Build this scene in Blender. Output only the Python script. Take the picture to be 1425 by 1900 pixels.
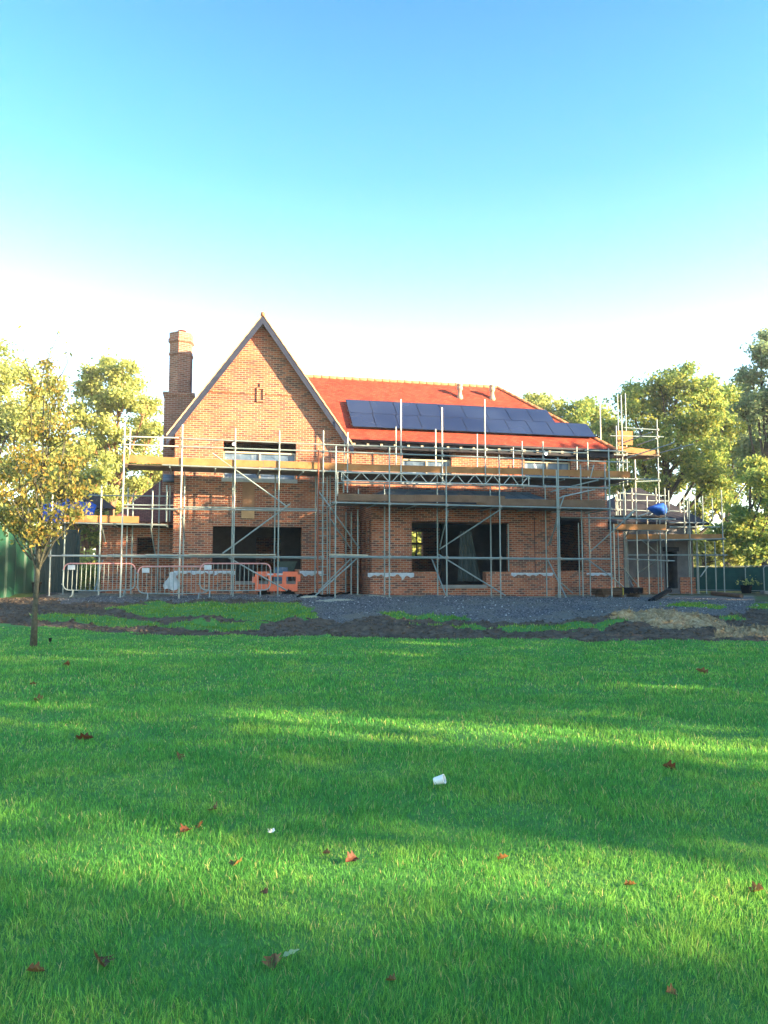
import bpy, math, random
import numpy as np
from mathutils import Vector

for o in list(bpy.data.objects):
    bpy.data.objects.remove(o)
sc = bpy.context.scene
COL = sc.collection
R = math.radians
random.seed(7)
rng = np.random.default_rng(7)

# ------------------------------------------------------------------ camera, sky, sun, exposure
F_PX, CX, CY = 1428.0, 712.5, 950.0           # photograph 1425 x 1900
PITCH = math.atan(115 / F_PX)
EYE = np.array([0.0, 0.0, 1.5])
cam = bpy.data.cameras.new("camera")
cam_o = bpy.data.objects.new("camera", cam)
COL.objects.link(cam_o)
cam_o.location = EYE
cam_o.rotation_euler = (math.pi / 2 + PITCH, 0, 0)
cam.sensor_fit = 'VERTICAL'
cam.sensor_height = 36.0
cam.lens = 36.0 * F_PX / 1900.0
cam.clip_start = 0.05
cam.clip_end = 3000
sc.camera = cam_o

SUN_EL, SUN_AZ = 14.0, -18.0                    # azimuth in degrees from +X towards +Y
S_DIR = Vector((math.cos(R(SUN_EL)) * math.cos(R(SUN_AZ)), math.cos(R(SUN_EL)) * math.sin(R(SUN_AZ)), math.sin(R(SUN_EL))))
w = bpy.data.worlds.new("World")
sc.world = w
w.use_nodes = True
wn = w.node_tree
for n in list(wn.nodes):
    wn.nodes.remove(n)
sky = wn.nodes.new('ShaderNodeTexSky')
sky.sky_type = 'NISHITA'
sky.sun_disc = False
sky.sun_elevation = R(SUN_EL)
sky.sun_rotation = R(90 - SUN_AZ)
sky.air_density = 1.0
sky.dust_density = 0.6
sky.ozone_density = 2.0
bg = wn.nodes.new('ShaderNodeBackground')
bg.inputs['Strength'].default_value = 0.119
wo = wn.nodes.new('ShaderNodeOutputWorld')
# the clear autumn sky: pale at the horizon, deeper and bluer overhead
s_tc = wn.nodes.new('ShaderNodeTexCoord')
s_sep = wn.nodes.new('ShaderNodeSeparateXYZ')
wn.links.new(s_tc.outputs['Generated'], s_sep.inputs[0])
s_rp = wn.nodes.new('ShaderNodeValToRGB')
s_el = s_rp.color_ramp.elements
SKY_TINT = [(0.18, (1.005, 0.98, 0.921)), (0.3, (0.975, 0.985, 0.912)), (0.37, (0.7, 0.774, 0.728)), (0.42, (0.546, 0.768, 0.698)), (0.47, (0.415, 0.706, 0.692)), (0.54, (0.338, 0.655, 0.711)), (0.62, (0.286, 0.574, 0.695)), (1.0, (0.239, 0.479, 0.659))]
while len(s_el) < len(SKY_TINT):
    s_el.new(.5)
for s_k, (s_p, s_c) in enumerate(SKY_TINT):
    s_el[s_k].position = s_p
    s_el[s_k].color = (s_c[0] / 1.25, s_c[1] / 1.25, s_c[2] / 1.25, 1)
wn.links.new(s_sep.outputs['Z'], s_rp.inputs['Fac'])
s_mx = wn.nodes.new('ShaderNodeVectorMath')
s_mx.operation = 'MULTIPLY'
wn.links.new(sky.outputs[0], s_mx.inputs[0])
wn.links.new(s_rp.outputs[0], s_mx.inputs[1])
s_sc = wn.nodes.new('ShaderNodeVectorMath')
s_sc.operation = 'SCALE'
s_sc.inputs['Scale'].default_value = 1.25
wn.links.new(s_mx.outputs[0], s_sc.inputs[0])
wn.links.new(s_sc.outputs[0], bg.inputs['Color'])
wn.links.new(bg.outputs[0], wo.inputs['Surface'])

sun = bpy.data.lights.new("sun", 'SUN')
sun.energy = 5.0
sun.angle = R(0.5)
sun.color = (1.0, 0.75, 0.44)
sun_o = bpy.data.objects.new("sun", sun)
COL.objects.link(sun_o)
sun_o.location = (40, 0, 20)
sun_o.rotation_euler = (-S_DIR).to_track_quat('-Z', 'Y').to_euler()

sc.view_settings.view_transform = 'Standard'
sc.view_settings.look = 'None'
sc.view_settings.exposure = 2.78
sc.view_settings.gamma = 1.0
HAZE = .0006
sc.render.engine = 'CYCLES'
sc.cycles.max_bounces = 6
sc.cycles.transparent_max_bounces = 8
sc.cycles.use_denoising = True

# ------------------------------------------------------------------ geometry helpers
AL = R(13)                                      # the house front runs 13 degrees off the picture plane
HU = np.array([math.cos(AL), math.sin(AL), 0.0])
HV = np.array([-math.sin(AL), math.cos(AL), 0.0])
HO = np.array([-7.46, 27.0, 0.0])


def ray(px, py):
    r = (px - CX) / F_PX
    u = (CY - py) / F_PX
    return np.array([r, math.cos(PITCH) - u * math.sin(PITCH), math.sin(PITCH) + u * math.cos(PITCH)])


def hp(px, py, v):
    """point (u, v, z) of the house frame seen at a pixel, on the plane parallel to the front at depth v"""
    d = ray(px, py)
    t = ((HO - EYE) @ HV + v) / (d @ HV)
    p = EYE + t * d
    return ((p - HO) @ HU, v, p[2])


def at(px, py, Y):
    d = ray(px, py)
    return EYE + d * (Y / d[1])


def to_px(x, y, z):
    wx, wy, wz = x - EYE[0], y - EYE[1], z - EYE[2]
    dep = wy * math.cos(PITCH) + wz * math.sin(PITCH)
    up = -wy * math.sin(PITCH) + wz * math.cos(PITCH)
    return CX + F_PX * wx / dep, CY - F_PX * up / dep


def h2w(u, v, z):
    p = HO + HU * u + HV * v
    return (p[0], p[1], z)


def vnoise(x, y, s=1.0, seed=0):
    x = np.asarray(x, float) / s + seed * 17.31
    y = np.asarray(y, float) / s + seed * 9.77
    xi = np.floor(x).astype(np.int64)
    yi = np.floor(y).astype(np.int64)
    fx = x - xi
    fy = y - yi
    fx = fx * fx * (3 - 2 * fx)
    fy = fy * fy * (3 - 2 * fy)

    def hsh(a, b):
        n = (a * 374761393 + b * 668265263 + seed * 1442695) & 0x7fffffff
        n = (n ^ (n >> 13)) * 1274126177 & 0x7fffffff
        n = n ^ (n >> 16)
        return (n & 0xffff) / 65535.0
    a = hsh(xi, yi)
    b = hsh(xi + 1, yi)
    c = hsh(xi, yi + 1)
    d = hsh(xi + 1, yi + 1)
    return (a * (1 - fx) + b * fx) * (1 - fy) + (c * (1 - fx) + d * fx) * fy - 0.5


def sstep(a, b, x):
    t = np.clip((np.asarray(x, float) - a) / (b - a), 0, 1)
    return t * t * (3 - 2 * t)


def h_base(x, y):
    x = np.asarray(x, float)
    y = np.asarray(y, float)
    h = np.interp(y, [-60, 0, 10, 17, 19, 21, 24, 27, 30, 60, 400], [0, 0, .03, .10, .20, .40, .68, .79, .80, .9, 1.0])
    h = h - np.clip(x + 3, 0, 16) * 0.014 * sstep(19, 26, y)
    return h


class MB:
    def __init__(self):
        self.v = []
        self.f = []

    def add(self, vs, fs):
        k = len(self.v)
        self.v.extend([tuple(map(float, p)) for p in vs])
        self.f.extend([tuple(i + k for i in fc) for fc in fs])
        return self

    def box(self, a, b):
        x0, y0, z0 = (min(a[i], b[i]) for i in range(3))
        x1, y1, z1 = (max(a[i], b[i]) for i in range(3))
        self.add([(x0, y0, z0), (x1, y0, z0), (x1, y1, z0), (x0, y1, z0), (x0, y0, z1), (x1, y0, z1), (x1, y1, z1), (x0, y1, z1)],
                 [(3, 2, 1, 0), (4, 5, 6, 7), (0, 1, 5, 4), (1, 2, 6, 5), (2, 3, 7, 6), (3, 0, 4, 7)])
        return self

    def obox(self, p, q, wdt, hgt, up=(0, 0, 1)):
        """a bar of rectangular section from p to q"""
        p, q = Vector(p), Vector(q)
        d = (q - p).normalized()
        s = d.cross(Vector(up))
        if s.length < 1e-4:
            s = Vector((1, 0, 0))
        s.normalize()
        t = s.cross(d).normalized()
        s = s * wdt / 2
        t = t * hgt / 2
        self.add([p - s - t, p + s - t, p + s + t, p - s + t, q - s - t, q + s - t, q + s + t, q - s + t],
                 [(0, 1, 2, 3), (7, 6, 5, 4), (4, 5, 1, 0), (5, 6, 2, 1), (6, 7, 3, 2), (7, 4, 0, 3)])
        return self

    def path(self, pts, rad, n=8, cap=True):
        pts = [Vector(p) for p in pts]
        if not hasattr(rad, '__len__'):
            rad = [rad] * len(pts)
        k = len(self.v)
        ref = None
        for i, p in enumerate(pts):
            d = (pts[min(i + 1, len(pts) - 1)] - pts[max(i - 1, 0)]).normalized()
            if ref is None:
                ref = Vector((0, 0, 1)) if abs(d.z) < .9 else Vector((1, 0, 0))
            s = d.cross(ref)
            if s.length < 1e-5:
                s = d.cross(Vector((0.3, 1, 0.2)))
            s.normalize()
            t = s.cross(d)
            ref = -t if False else t.cross(s) * 0 + ref
            for j in range(n):
                a = 2 * math.pi * j / n
                self.v.append(tuple(p + (s * math.cos(a) + t * math.sin(a)) * rad[i]))
        for i in range(len(pts) - 1):
            for j in range(n):
                a = k + i * n + j
                b = k + i * n + (j + 1) % n
                self.f.append((a, b, b + n, a + n))
        if cap:
            self.f.append(tuple(k + j for j in range(n))[::-1])
            self.f.append(tuple(k + (len(pts) - 1) * n + j for j in range(n)))
        return self

    def lathe(self, prof, c=(0, 0, 0), n=14):
        k = len(self.v)
        for (r, z) in prof:
            for j in range(n):
                a = 2 * math.pi * j / n
                self.v.append((c[0] + r * math.cos(a), c[1] + r * math.sin(a), c[2] + z))
        for i in range(len(prof) - 1):
            for j in range(n):
                a = k + i * n + j
                b = k + i * n + (j + 1) % n
                self.f.append((a, b, b + n, a + n))
        self.f.append(tuple(k + j for j in range(n))[::-1])
        self.f.append(tuple(k + (len(prof) - 1) * n + j for j in range(n)))
        return self

    def prism(self, poly, ext):
        """closed polygon (list of 3D points) pushed along ext"""
        n = len(poly)
        e = Vector(ext)
        vs = [Vector(p) for p in poly] + [Vector(p) + e for p in poly]
        fs = [tuple(range(n))[::-1], tuple(range(n, 2 * n))]
        for i in range(n):
            j = (i + 1) % n
            fs.append((i, j, j + n, i + n))
        self.add(vs, fs)
        return self

    def panel(self, a0, a1, z0, z1, t0, t1, holes=(), axis='u'):
        """wall panel with rectangular holes: spans a0..a1, z0..z1, thickness t0 (front) .. t1 (back)"""
        A = sorted({a0, a1} | {min(max(h[k], a0), a1) for h in holes for k in (0, 1)})
        Z = sorted({z0, z1} | {min(max(h[k], z0), z1) for h in holes for k in (2, 3)})

        def P3(a, t, z):
            return (a, t, z) if axis == 'u' else (t, a, z)

        def solid(i, j):
            if i < 0 or j < 0 or i >= len(A) - 1 or j >= len(Z) - 1:
                return False
            ca, cz = (A[i] + A[i + 1]) / 2, (Z[j] + Z[j + 1]) / 2
            return not any(h[0] < ca < h[1] and h[2] < cz < h[3] for h in holes)
        for i in range(len(A) - 1):
            for j in range(len(Z) - 1):
                if not solid(i, j):
                    continue
                b0, b1, c0, c1 = A[i], A[i + 1], Z[j], Z[j + 1]
                self.add([P3(b0, t0, c0), P3(b1, t0, c0), P3(b1, t0, c1), P3(b0, t0, c1)], [(0, 1, 2, 3)])
                self.add([P3(b0, t1, c0), P3(b1, t1, c0), P3(b1, t1, c1), P3(b0, t1, c1)], [(3, 2, 1, 0)])
                for (di, dj, q) in ((-1, 0, ((b0, c0), (b0, c1))), (1, 0, ((b1, c1), (b1, c0))), (0, -1, ((b1, c0), (b0, c0))), (0, 1, ((b0, c1), (b1, c1)))):
                    if not solid(i + di, j + dj):
                        (pa, pz), (qa, qz) = q
                        self.add([P3(pa, t0, pz), P3(qa, t0, qz), P3(qa, t1, qz), P3(pa, t1, pz)], [(0, 1, 2, 3)])
        return self

    def build(self, name, mat, parent=None, off=(0, 0, 0), smooth=False, uv=False):
        me = bpy.data.meshes.new(name)
        v = np.array(self.v, float).reshape(-1, 3) - np.array(off, float)
        me.from_pydata([tuple(p) for p in v], [], self.f)
        me.update()
        if uv:
            box_uv(me)
        if smooth:
            me.polygons.foreach_set('use_smooth', [True] * len(me.polygons))
        me.materials.append(mat)
        o = bpy.data.objects.new(name, me)
        COL.objects.link(o)
        if parent is not None:
            o.parent = parent
        return o


def box_uv(me):
    """metric UVs: brick courses run level on any upright face, up the slope on a sloping one"""
    uvl = me.uv_layers.new(name='metric')
    for p in me.polygons:
        n = p.normal
        if abs(n.z) > .98:
            t, b = Vector((1, 0, 0)), Vector((0, 1, 0))
        else:
            t = Vector((-n.y, n.x, 0)).normalized()
            b = n.cross(t).normalized()
        for li in p.loop_indices:
            c = me.vertices[me.loops[li].vertex_index].co
            uvl.data[li].uv = (c.dot(t), c.dot(b))


def tag(o, label=None, cat=None, group=None, kind=None):
    if label:
        o['label'] = label
    if cat:
        o['category'] = cat
    if group:
        o['group'] = group
    if kind:
        o['kind'] = kind
    return o


def thing(name, label, cat, loc=(0, 0, 0), rz=0.0, group=None):
    o = bpy.data.objects.new(name, None)
    o.empty_display_size = .2
    COL.objects.link(o)
    o.location = loc
    o.rotation_euler = (0, 0, rz)
    return tag(o, label, cat, group)


def dup(root, loc, rz, label=None):
    r = root.copy()
    COL.objects.link(r)
    r.location = loc
    r.rotation_euler = (0, 0, rz)
    if label:
        r['label'] = label
    for ch in list(root.children):
        c = ch.copy()
        COL.objects.link(c)
        c.parent = r
        for g in list(ch.children):
            d = g.copy()
            COL.objects.link(d)
            d.parent = c
    return r


def np_mesh(name, verts, faces, mat, parent=None):
    """verts (N,3), faces (M,k) arrays"""
    me = bpy.data.meshes.new(name)
    verts = np.asarray(verts, np.float32)
    me.vertices.add(len(verts))
    me.vertices.foreach_set('co', verts.ravel())
    fl = [np.asarray(f, np.int32) for f in (faces if isinstance(faces, list) else [faces])]
    loops = np.concatenate([f.ravel() for f in fl])
    tot = np.concatenate([np.full(len(f), f.shape[1], np.int32) for f in fl])
    start = np.concatenate([[0], np.cumsum(tot)[:-1]]).astype(np.int32)
    me.loops.add(len(loops))
    me.loops.foreach_set('vertex_index', loops)
    me.polygons.add(len(tot))
    me.polygons.foreach_set('loop_start', start)
    me.polygons.foreach_set('loop_total', tot)
    me.update(calc_edges=True)
    me.materials.append(mat)
    o = bpy.data.objects.new(name, me)
    COL.objects.link(o)
    if parent is not None:
        o.parent = parent
    return o


# ------------------------------------------------------------------ materials
def new_mat(name):
    m = bpy.data.materials.new(name)
    m.use_nodes = True
    nt = m.node_tree
    return m, nt, nt.nodes['Principled BSDF']


def ramp(nt, stops):
    r = nt.nodes.new('ShaderNodeValToRGB')
    e = r.color_ramp.elements
    while len(e) < len(stops):
        e.new(.5)
    for k, (p, c) in enumerate(stops):
        e[k].position = p
        e[k].color = (*c, 1)
    return r


def noise_mat(name, c0, c1, scale=8, rough=.8, metal=0.0, bump=0.0, bscale=None, spec=.3, detail=5):
    m, nt, b = new_mat(name)
    tc = nt.nodes.new('ShaderNodeTexCoord')
    no = nt.nodes.new('ShaderNodeTexNoise')
    no.inputs['Scale'].default_value = scale
    no.inputs['Detail'].default_value = detail
    no.inputs['Roughness'].default_value = .65
    nt.links.new(tc.outputs['Object'], no.inputs['Vector'])
    rp = ramp(nt, [(.3, c0), (.7, c1)])
    nt.links.new(no.outputs['Fac'], rp.inputs['Fac'])
    nt.links.new(rp.outputs['Color'], b.inputs['Base Color'])
    b.inputs['Roughness'].default_value = rough
    b.inputs['Metallic'].default_value = metal
    b.inputs['Specular IOR Level'].default_value = spec
    if bump:
        n2 = nt.nodes.new('ShaderNodeTexNoise')
        n2.inputs['Scale'].default_value = bscale or scale * 3
        n2.inputs['Detail'].default_value = 6
        nt.links.new(tc.outputs['Object'], n2.inputs['Vector'])
        bp = nt.nodes.new('ShaderNodeBump')
        bp.inputs['Strength'].default_value = bump
        bp.inputs['Distance'].default_value = .02
        nt.links.new(n2.outputs['Fac'], bp.inputs['Height'])
        nt.links.new(bp.outputs['Normal'], b.inputs['Normal'])
    return m


def brick_mat(name, c1, c2, mortar, bw=.225, bh=.075, msize=.011, offset=.5, rough=.9, patch=.5, bump=.4, dark=(.16, .07, .05), cloud=(.70, 1.2), cscale=.9):
    m, nt, b = new_mat(name)
    L = nt.links.new
    uv = nt.nodes.new('ShaderNodeUVMap')
    uv.uv_map = 'metric'
    br = nt.nodes.new('ShaderNodeTexBrick')
    br.offset = offset
    br.inputs['Scale'].default_value = 1.0
    br.inputs['Brick Width'].default_value = bw
    br.inputs['Row Height'].default_value = bh
    br.inputs['Mortar Size'].default_value = msize
    br.inputs['Mortar Smooth'].default_value = .3
    br.inputs['Bias'].default_value = -.1
    br.inputs['Color1'].default_value = (*c1, 1)
    br.inputs['Color2'].default_value = (*c2, 1)
    br.inputs['Mortar'].default_value = (*mortar, 1)
    L(uv.outputs[0], br.inputs['Vector'])
    # a share of dark headers
    br2 = nt.nodes.new('ShaderNodeTexBrick')
    br2.offset = offset
    for k in ('Scale', 'Brick Width', 'Row Height'):
        br2.inputs[k].default_value = br.inputs[k].default_value
    br2.inputs['Mortar Size'].default_value = 0
    br2.inputs['Color1'].default_value = (0, 0, 0, 1)
    br2.inputs['Color2'].default_value = (1, 1, 1, 1)
    br2.inputs['Mortar'].default_value = (0, 0, 0, 1)
    mp = nt.nodes.new('ShaderNodeMapping')
    mp.inputs['Location'].default_value = (bw * 40, bh * 26, 0)
    L(uv.outputs[0], mp.inputs['Vector'])
    L(mp.outputs[0], br2.inputs['Vector'])
    gt = nt.nodes.new('ShaderNodeMath')
    gt.operation = 'GREATER_THAN'
    gt.inputs[1].default_value = .74
    L(br2.outputs['Color'], gt.inputs[0])
    inv = nt.nodes.new('ShaderNodeMath')
    inv.operation = 'SUBTRACT'
    inv.inputs[0].default_value = 1
    L(br.outputs['Fac'], inv.inputs[1])
    mul = nt.nodes.new('ShaderNodeMath')
    mul.operation = 'MULTIPLY'
    L(gt.outputs[0], mul.inputs[0])
    L(inv.outputs[0], mul.inputs[1])
    mul2 = nt.nodes.new('ShaderNodeMath')
    mul2.operation = 'MULTIPLY'
    mul2.inputs[1].default_value = patch
    L(mul.outputs[0], mul2.inputs[0])
    mx = nt.nodes.new('ShaderNodeMixRGB')
    mx.inputs['Color2'].default_value = (*dark, 1)
    L(mul2.outputs[0], mx.inputs['Fac'])
    L(br.outputs['Color'], mx.inputs['Color1'])
    # weathering clouds
    no = nt.nodes.new('ShaderNodeTexNoise')
    no.inputs['Scale'].default_value = cscale
    no.inputs['Detail'].default_value = 8
    no.inputs['Roughness'].default_value = .68
    L(uv.outputs[0], no.inputs['Vector'])
    rp = ramp(nt, [(.32, (cloud[0],) * 3), (.68, (cloud[1], cloud[1] * .97, cloud[1] * .95))])
    L(no.outputs['Fac'], rp.inputs['Fac'])
    m2 = nt.nodes.new('ShaderNodeMixRGB')
    m2.blend_type = 'MULTIPLY'
    m2.inputs['Fac'].default_value = 1
    L(mx.outputs[0], m2.inputs['Color1'])
    L(rp.outputs[0], m2.inputs['Color2'])
    L(m2.outputs[0], b.inputs['Base Color'])
    b.inputs['Roughness'].default_value = rough
    b.inputs['Specular IOR Level'].default_value = .2
    bp = nt.nodes.new('ShaderNodeBump')
    bp.inputs['Strength'].default_value = bump
    bp.inputs['Distance'].default_value = .01
    L(inv.outputs[0], bp.inputs['Height'])
    L(bp.outputs['Normal'], b.inputs['Normal'])
    return m


def leaf_mat(name, cols, trans=.52, island=.6):
    """cols: three stops from dark to light"""
    m, nt, b = new_mat(name)
    L = nt.links.new
    ge = nt.nodes.new('ShaderNodeNewGeometry')
    tc = nt.nodes.new('ShaderNodeTexCoord')
    no = nt.nodes.new('ShaderNodeTexNoise')
    no.inputs['Scale'].default_value = .55
    no.inputs['Detail'].default_value = 3
    L(tc.outputs['Object'], no.inputs['Vector'])
    mx = nt.nodes.new('ShaderNodeMixRGB')
    mx.inputs['Fac'].default_value = island
    L(no.outputs['Fac'], mx.inputs['Color1'])
    L(ge.outputs['Random Per Island'], mx.inputs['Color2'])
    rp = ramp(nt, [(.15, cols[0]), (.5, cols[1]), (.85, cols[2])])
    L(mx.outputs[0], rp.inputs['Fac'])
    L(rp.outputs[0], b.inputs['Base Color'])
    b.inputs['Roughness'].default_value = .55
    b.inputs['Specular IOR Level'].default_value = .25
    tr = nt.nodes.new('ShaderNodeBsdfTranslucent')
    L(rp.outputs[0], tr.inputs['Color'])
    ms = nt.nodes.new('ShaderNodeMixShader')
    ms.inputs['Fac'].default_value = trans
    L(b.outputs[0], ms.inputs[1])
    L(tr.outputs[0], ms.inputs[2])
    L(ms.outputs[0], nt.nodes['Material Output'].inputs['Surface'])
    return m


M = {}
M['brick'] = brick_mat('red_brick', (.25, .066, .038), (.39, .128, .060), (.37, .285, .21), msize=.0105, patch=.85, dark=(.10, .045, .04))
M['chimney_brick'] = brick_mat('chimney_brick', (.24, .09, .065), (.32, .13, .085), (.34, .27, .23), patch=.7)
M['block'] = noise_mat('grey_blockwork', (.085, .085, .095), (.15, .145, .15), 3, .9, bump=.3)
M['tile'] = brick_mat('clay_tile', (.25, .036, .022), (.37, .070, .038), (.10, .018, .012), bw=.165, bh=.1, msize=.009, cloud=(.72, 1.22), cscale=1.3, patch=.45, bump=.8, dark=(.26, .045, .022), rough=.8)
M['old_tile'] = brick_mat('plum_tile', (.16, .06, .055), (.21, .085, .07), (.08, .03, .03), bw=.165, bh=.1, msize=.012, patch=.3, bump=.8, dark=(.12, .05, .05), rough=.8)
M['slate'] = brick_mat('dark_slate', (.025, .024, .03), (.04, .037, .045), (.015, .015, .018), bw=.25, bh=.2, msize=.008, patch=.3, bump=.6, dark=(.045, .04, .05), rough=.6)
M['ridge'] = noise_mat('ridge_tile', (.36, .12, .06), (.46, .19, .10), 5, .85, bump=.2)
M['barge'] = noise_mat('shaded_slate_grey', (.016, .022, .045), (.028, .036, .065), 4, .7, spec=.1)  # slate grey darkened, the verge shade put into the board colour
M['lead'] = noise_mat('lead_sheet', (.06, .095, .15), (.11, .16, .22), 2.5, .5, metal=.2)
M['fascia'] = noise_mat('dark_fascia', (.008, .009, .016), (.018, .018, .028), 4, .6, spec=.2)
M['cream'] = noise_mat('sawn_cream_wood', (.38, .32, .23), (.50, .43, .32), 20, .8)
M['white'] = noise_mat('white_sheet', (.34, .38, .43), (.50, .53, .57), 8, .6)
M['bright_white'] = noise_mat('white_plastic', (.68, .69, .7), (.8, .8, .8), 8, .5)
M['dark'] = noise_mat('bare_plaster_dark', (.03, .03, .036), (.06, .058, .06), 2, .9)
M['concrete'] = noise_mat('screed', (.16, .16, .155), (.25, .24, .23), 3, .9, bump=.2)
M['tube'] = noise_mat('galvanised_tube', (.165, .22, .225), (.27, .325, .32), 3, .5, metal=.25, spec=.5)
M['tube_pale'] = noise_mat('sunlit_galvanised_tube', (.40, .42, .38), (.54, .54, .48), 3, .45, metal=.2, spec=.5)  # paler copy of the tube grey for sunlit poles, sunlight put into colour
M['rust'] = noise_mat('rusty_tube', (.16, .045, .03), (.28, .09, .05), 12, .9)
M['coupler'] = noise_mat('coupler_steel', (.20, .22, .22), (.34, .34, .32), 30, .6, metal=.5)
M['board'] = noise_mat('scaffold_board', (.24, .105, .036), (.36, .18, .07), 2.2, .85, bump=.2, bscale=20)
M['board_grey'] = noise_mat('weathered_board', (.11, .065, .04), (.19, .115, .075), 2.2, .9, bump=.2, bscale=20)
M['ply'] = noise_mat('plywood', (.40, .24, .12), (.52, .33, .18), 3, .8)
M['ply_dark'] = noise_mat('dark_plywood', (.20, .10, .055), (.28, .15, .08), 3, .8)
M['deck'] = noise_mat('deck_boards', (.10, .075, .06), (.20, .15, .11), 3, .9)
M['orange'] = noise_mat('orange_plastic', (.62, .10, .04), (.74, .15, .06), 6, .45, spec=.5)
M['red_rail'] = noise_mat('faded_red_paint', (.50, .20, .19), (.62, .32, .30), 10, .5)
M['black'] = noise_mat('black_plastic', (.004, .004, .006), (.009, .009, .012), 8, .85, spec=.06)
M['rubber'] = noise_mat('black_rubber', (.004, .004, .004), (.01, .0095, .009), 12, .9, spec=.05)
M['hoard'] = noise_mat('green_steel', (.008, .042, .028), (.014, .072, .046), 1.3, .34, spec=.5)
M['hoard_dark'] = noise_mat('dark_green_steel', (.010, .035, .035), (.02, .055, .055), 1.5, .5)
M['net'] = noise_mat('green_debris_net', (.008, .05, .045), (.016, .075, .06), 3, .8)
M['blue'] = noise_mat('blue_tarpaulin', (.004, .06, .34), (.012, .10, .46), 4, .8, bump=.5, bscale=6)
M['bark'] = noise_mat('grey_bark', (.035, .03, .025), (.09, .075, .06), 7, .95, bump=.8, bscale=18)
M['bark_lichen'] = noise_mat('lichen_bark', (.03, .03, .022), (.095, .095, .07), 14, .95, bump=.8, bscale=30)
M['pine_bark'] = noise_mat('pine_bark', (.16, .075, .045), (.30, .15, .09), 6, .95, bump=.8, bscale=14)
M['leaf_y'] = leaf_mat('yellowing_leaf', [(.20, .27, .08), (.38, .43, .13), (.58, .55, .19)])
M['leaf_g'] = leaf_mat('oak_leaf', [(.13, .22, .065), (.23, .33, .09), (.54, .50, .10)])
M['leaf_b'] = leaf_mat('blue_green_leaf', [(.13, .21, .12), (.23, .32, .18), (.36, .41, .20)])
M['leaf_t'] = leaf_mat('turning_leaf', [(.11, .16, .045), (.27, .26, .07), (.54, .32, .07)])
M['leaf_h'] = leaf_mat('shrub_leaf', [(.11, .17, .04), (.27, .31, .07), (.52, .47, .09)])
M['russet'] = leaf_mat('fallen_russet', [(.07, .020, .011), (.115, .038, .018), (.17, .065, .028)], trans=.2)
M['ochre'] = leaf_mat('fallen_ochre', [(.13, .055, .02), (.19, .085, .03), (.25, .12, .045)], trans=.2)
M['pale_leaf'] = leaf_mat('fallen_pale', [(.32, .38, .18), (.40, .46, .24), (.46, .52, .3)], trans=.2)


def glass_panel_mat():
    m, nt, b = new_mat('solar_glass')
    L = nt.links.new
    tc = nt.nodes.new('ShaderNodeTexCoord')
    no = nt.nodes.new('ShaderNodeTexNoise')
    no.inputs['Scale'].default_value = .5
    L(tc.outputs['Object'], no.inputs['Vector'])
    rp = ramp(nt, [(.35, (.011, .018, .052)), (.65, (.021, .033, .078))])
    L(no.outputs['Fac'], rp.inputs['Fac'])
    L(rp.outputs[0], b.inputs['Base Color'])
    b.inputs['Roughness'].default_value = .22
    b.inputs['Specular IOR Level'].default_value = .6
    return m


M['solar'] = glass_panel_mat()


def poly_mat():
    m, nt, b = new_mat('polythene')
    L = nt.links.new
    tc = nt.nodes.new('ShaderNodeTexCoord')
    no = nt.nodes.new('ShaderNodeTexNoise')
    no.inputs['Scale'].default_value = 1.6
    no.inputs['Detail'].default_value = 4
    no.inputs['Distortion'].default_value = 1.5
    L(tc.outputs['Object'], no.inputs['Vector'])
    rp = ramp(nt, [(.35, (.05, .085, .14)), (.58, (.085, .13, .20)), (.8, (.26, .30, .35))])
    L(no.outputs['Fac'], rp.inputs['Fac'])
    L(rp.outputs[0], b.inputs['Base Color'])
    b.inputs['Roughness'].default_value = .25
    bp = nt.nodes.new('ShaderNodeBump')
    bp.inputs['Strength'].default_value = .5
    bp.inputs['Distance'].default_value = .05
    L(no.outputs['Fac'], bp.inputs['Height'])
    L(bp.outputs['Normal'], b.inputs['Normal'])
    return m


M['poly'] = poly_mat()


def ground_mat(name, stops, scale, bump, bscale, rough=.95, big=None):
    m, nt, b = new_mat(name)
    L = nt.links.new
    tc = nt.nodes.new('ShaderNodeTexCoord')
    no = nt.nodes.new('ShaderNodeTexNoise')
    no.inputs['Scale'].default_value = scale
    no.inputs['Detail'].default_value = 8
    no.inputs['Roughness'].default_value = .7
    L(tc.outputs['Object'], no.inputs['Vector'])
    rp = ramp(nt, stops)
    L(no.outputs['Fac'], rp.inputs['Fac'])
    out = rp.outputs[0]
    if big:
        n3 = nt.nodes.new('ShaderNodeTexNoise')
        n3.inputs['Scale'].default_value = big[0]
        n3.inputs['Detail'].default_value = 4
        L(tc.outputs['Object'], n3.inputs['Vector'])
        r3 = ramp(nt, [(.42, (0, 0, 0)), (.62, (1, 1, 1))])
        L(n3.outputs['Fac'], r3.inputs['Fac'])
        mx = nt.nodes.new('ShaderNodeMixRGB')
        L(r3.outputs[0], mx.inputs['Fac'])
        L(out, mx.inputs['Color1'])
        mx.inputs['Color2'].default_value = (*big[1], 1)
        out = mx.outputs[0]
    L(out, b.inputs['Base Color'])
    b.inputs['Roughness'].default_value = rough
    b.inputs['Specular IOR Level'].default_value = .2
    n2 = nt.nodes.new('ShaderNodeTexNoise')
    n2.inputs['Scale'].default_value = bscale
    n2.inputs['Detail'].default_value = 6
    L(tc.outputs['Object'], n2.inputs['Vector'])
    bp = nt.nodes.new('ShaderNodeBump')
    bp.inputs['Strength'].default_value = bump
    bp.inputs['Distance'].default_value = .03
    L(n2.outputs['Fac'], bp.inputs['Height'])
    L(bp.outputs['Normal'], b.inputs['Normal'])
    return m


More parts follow.
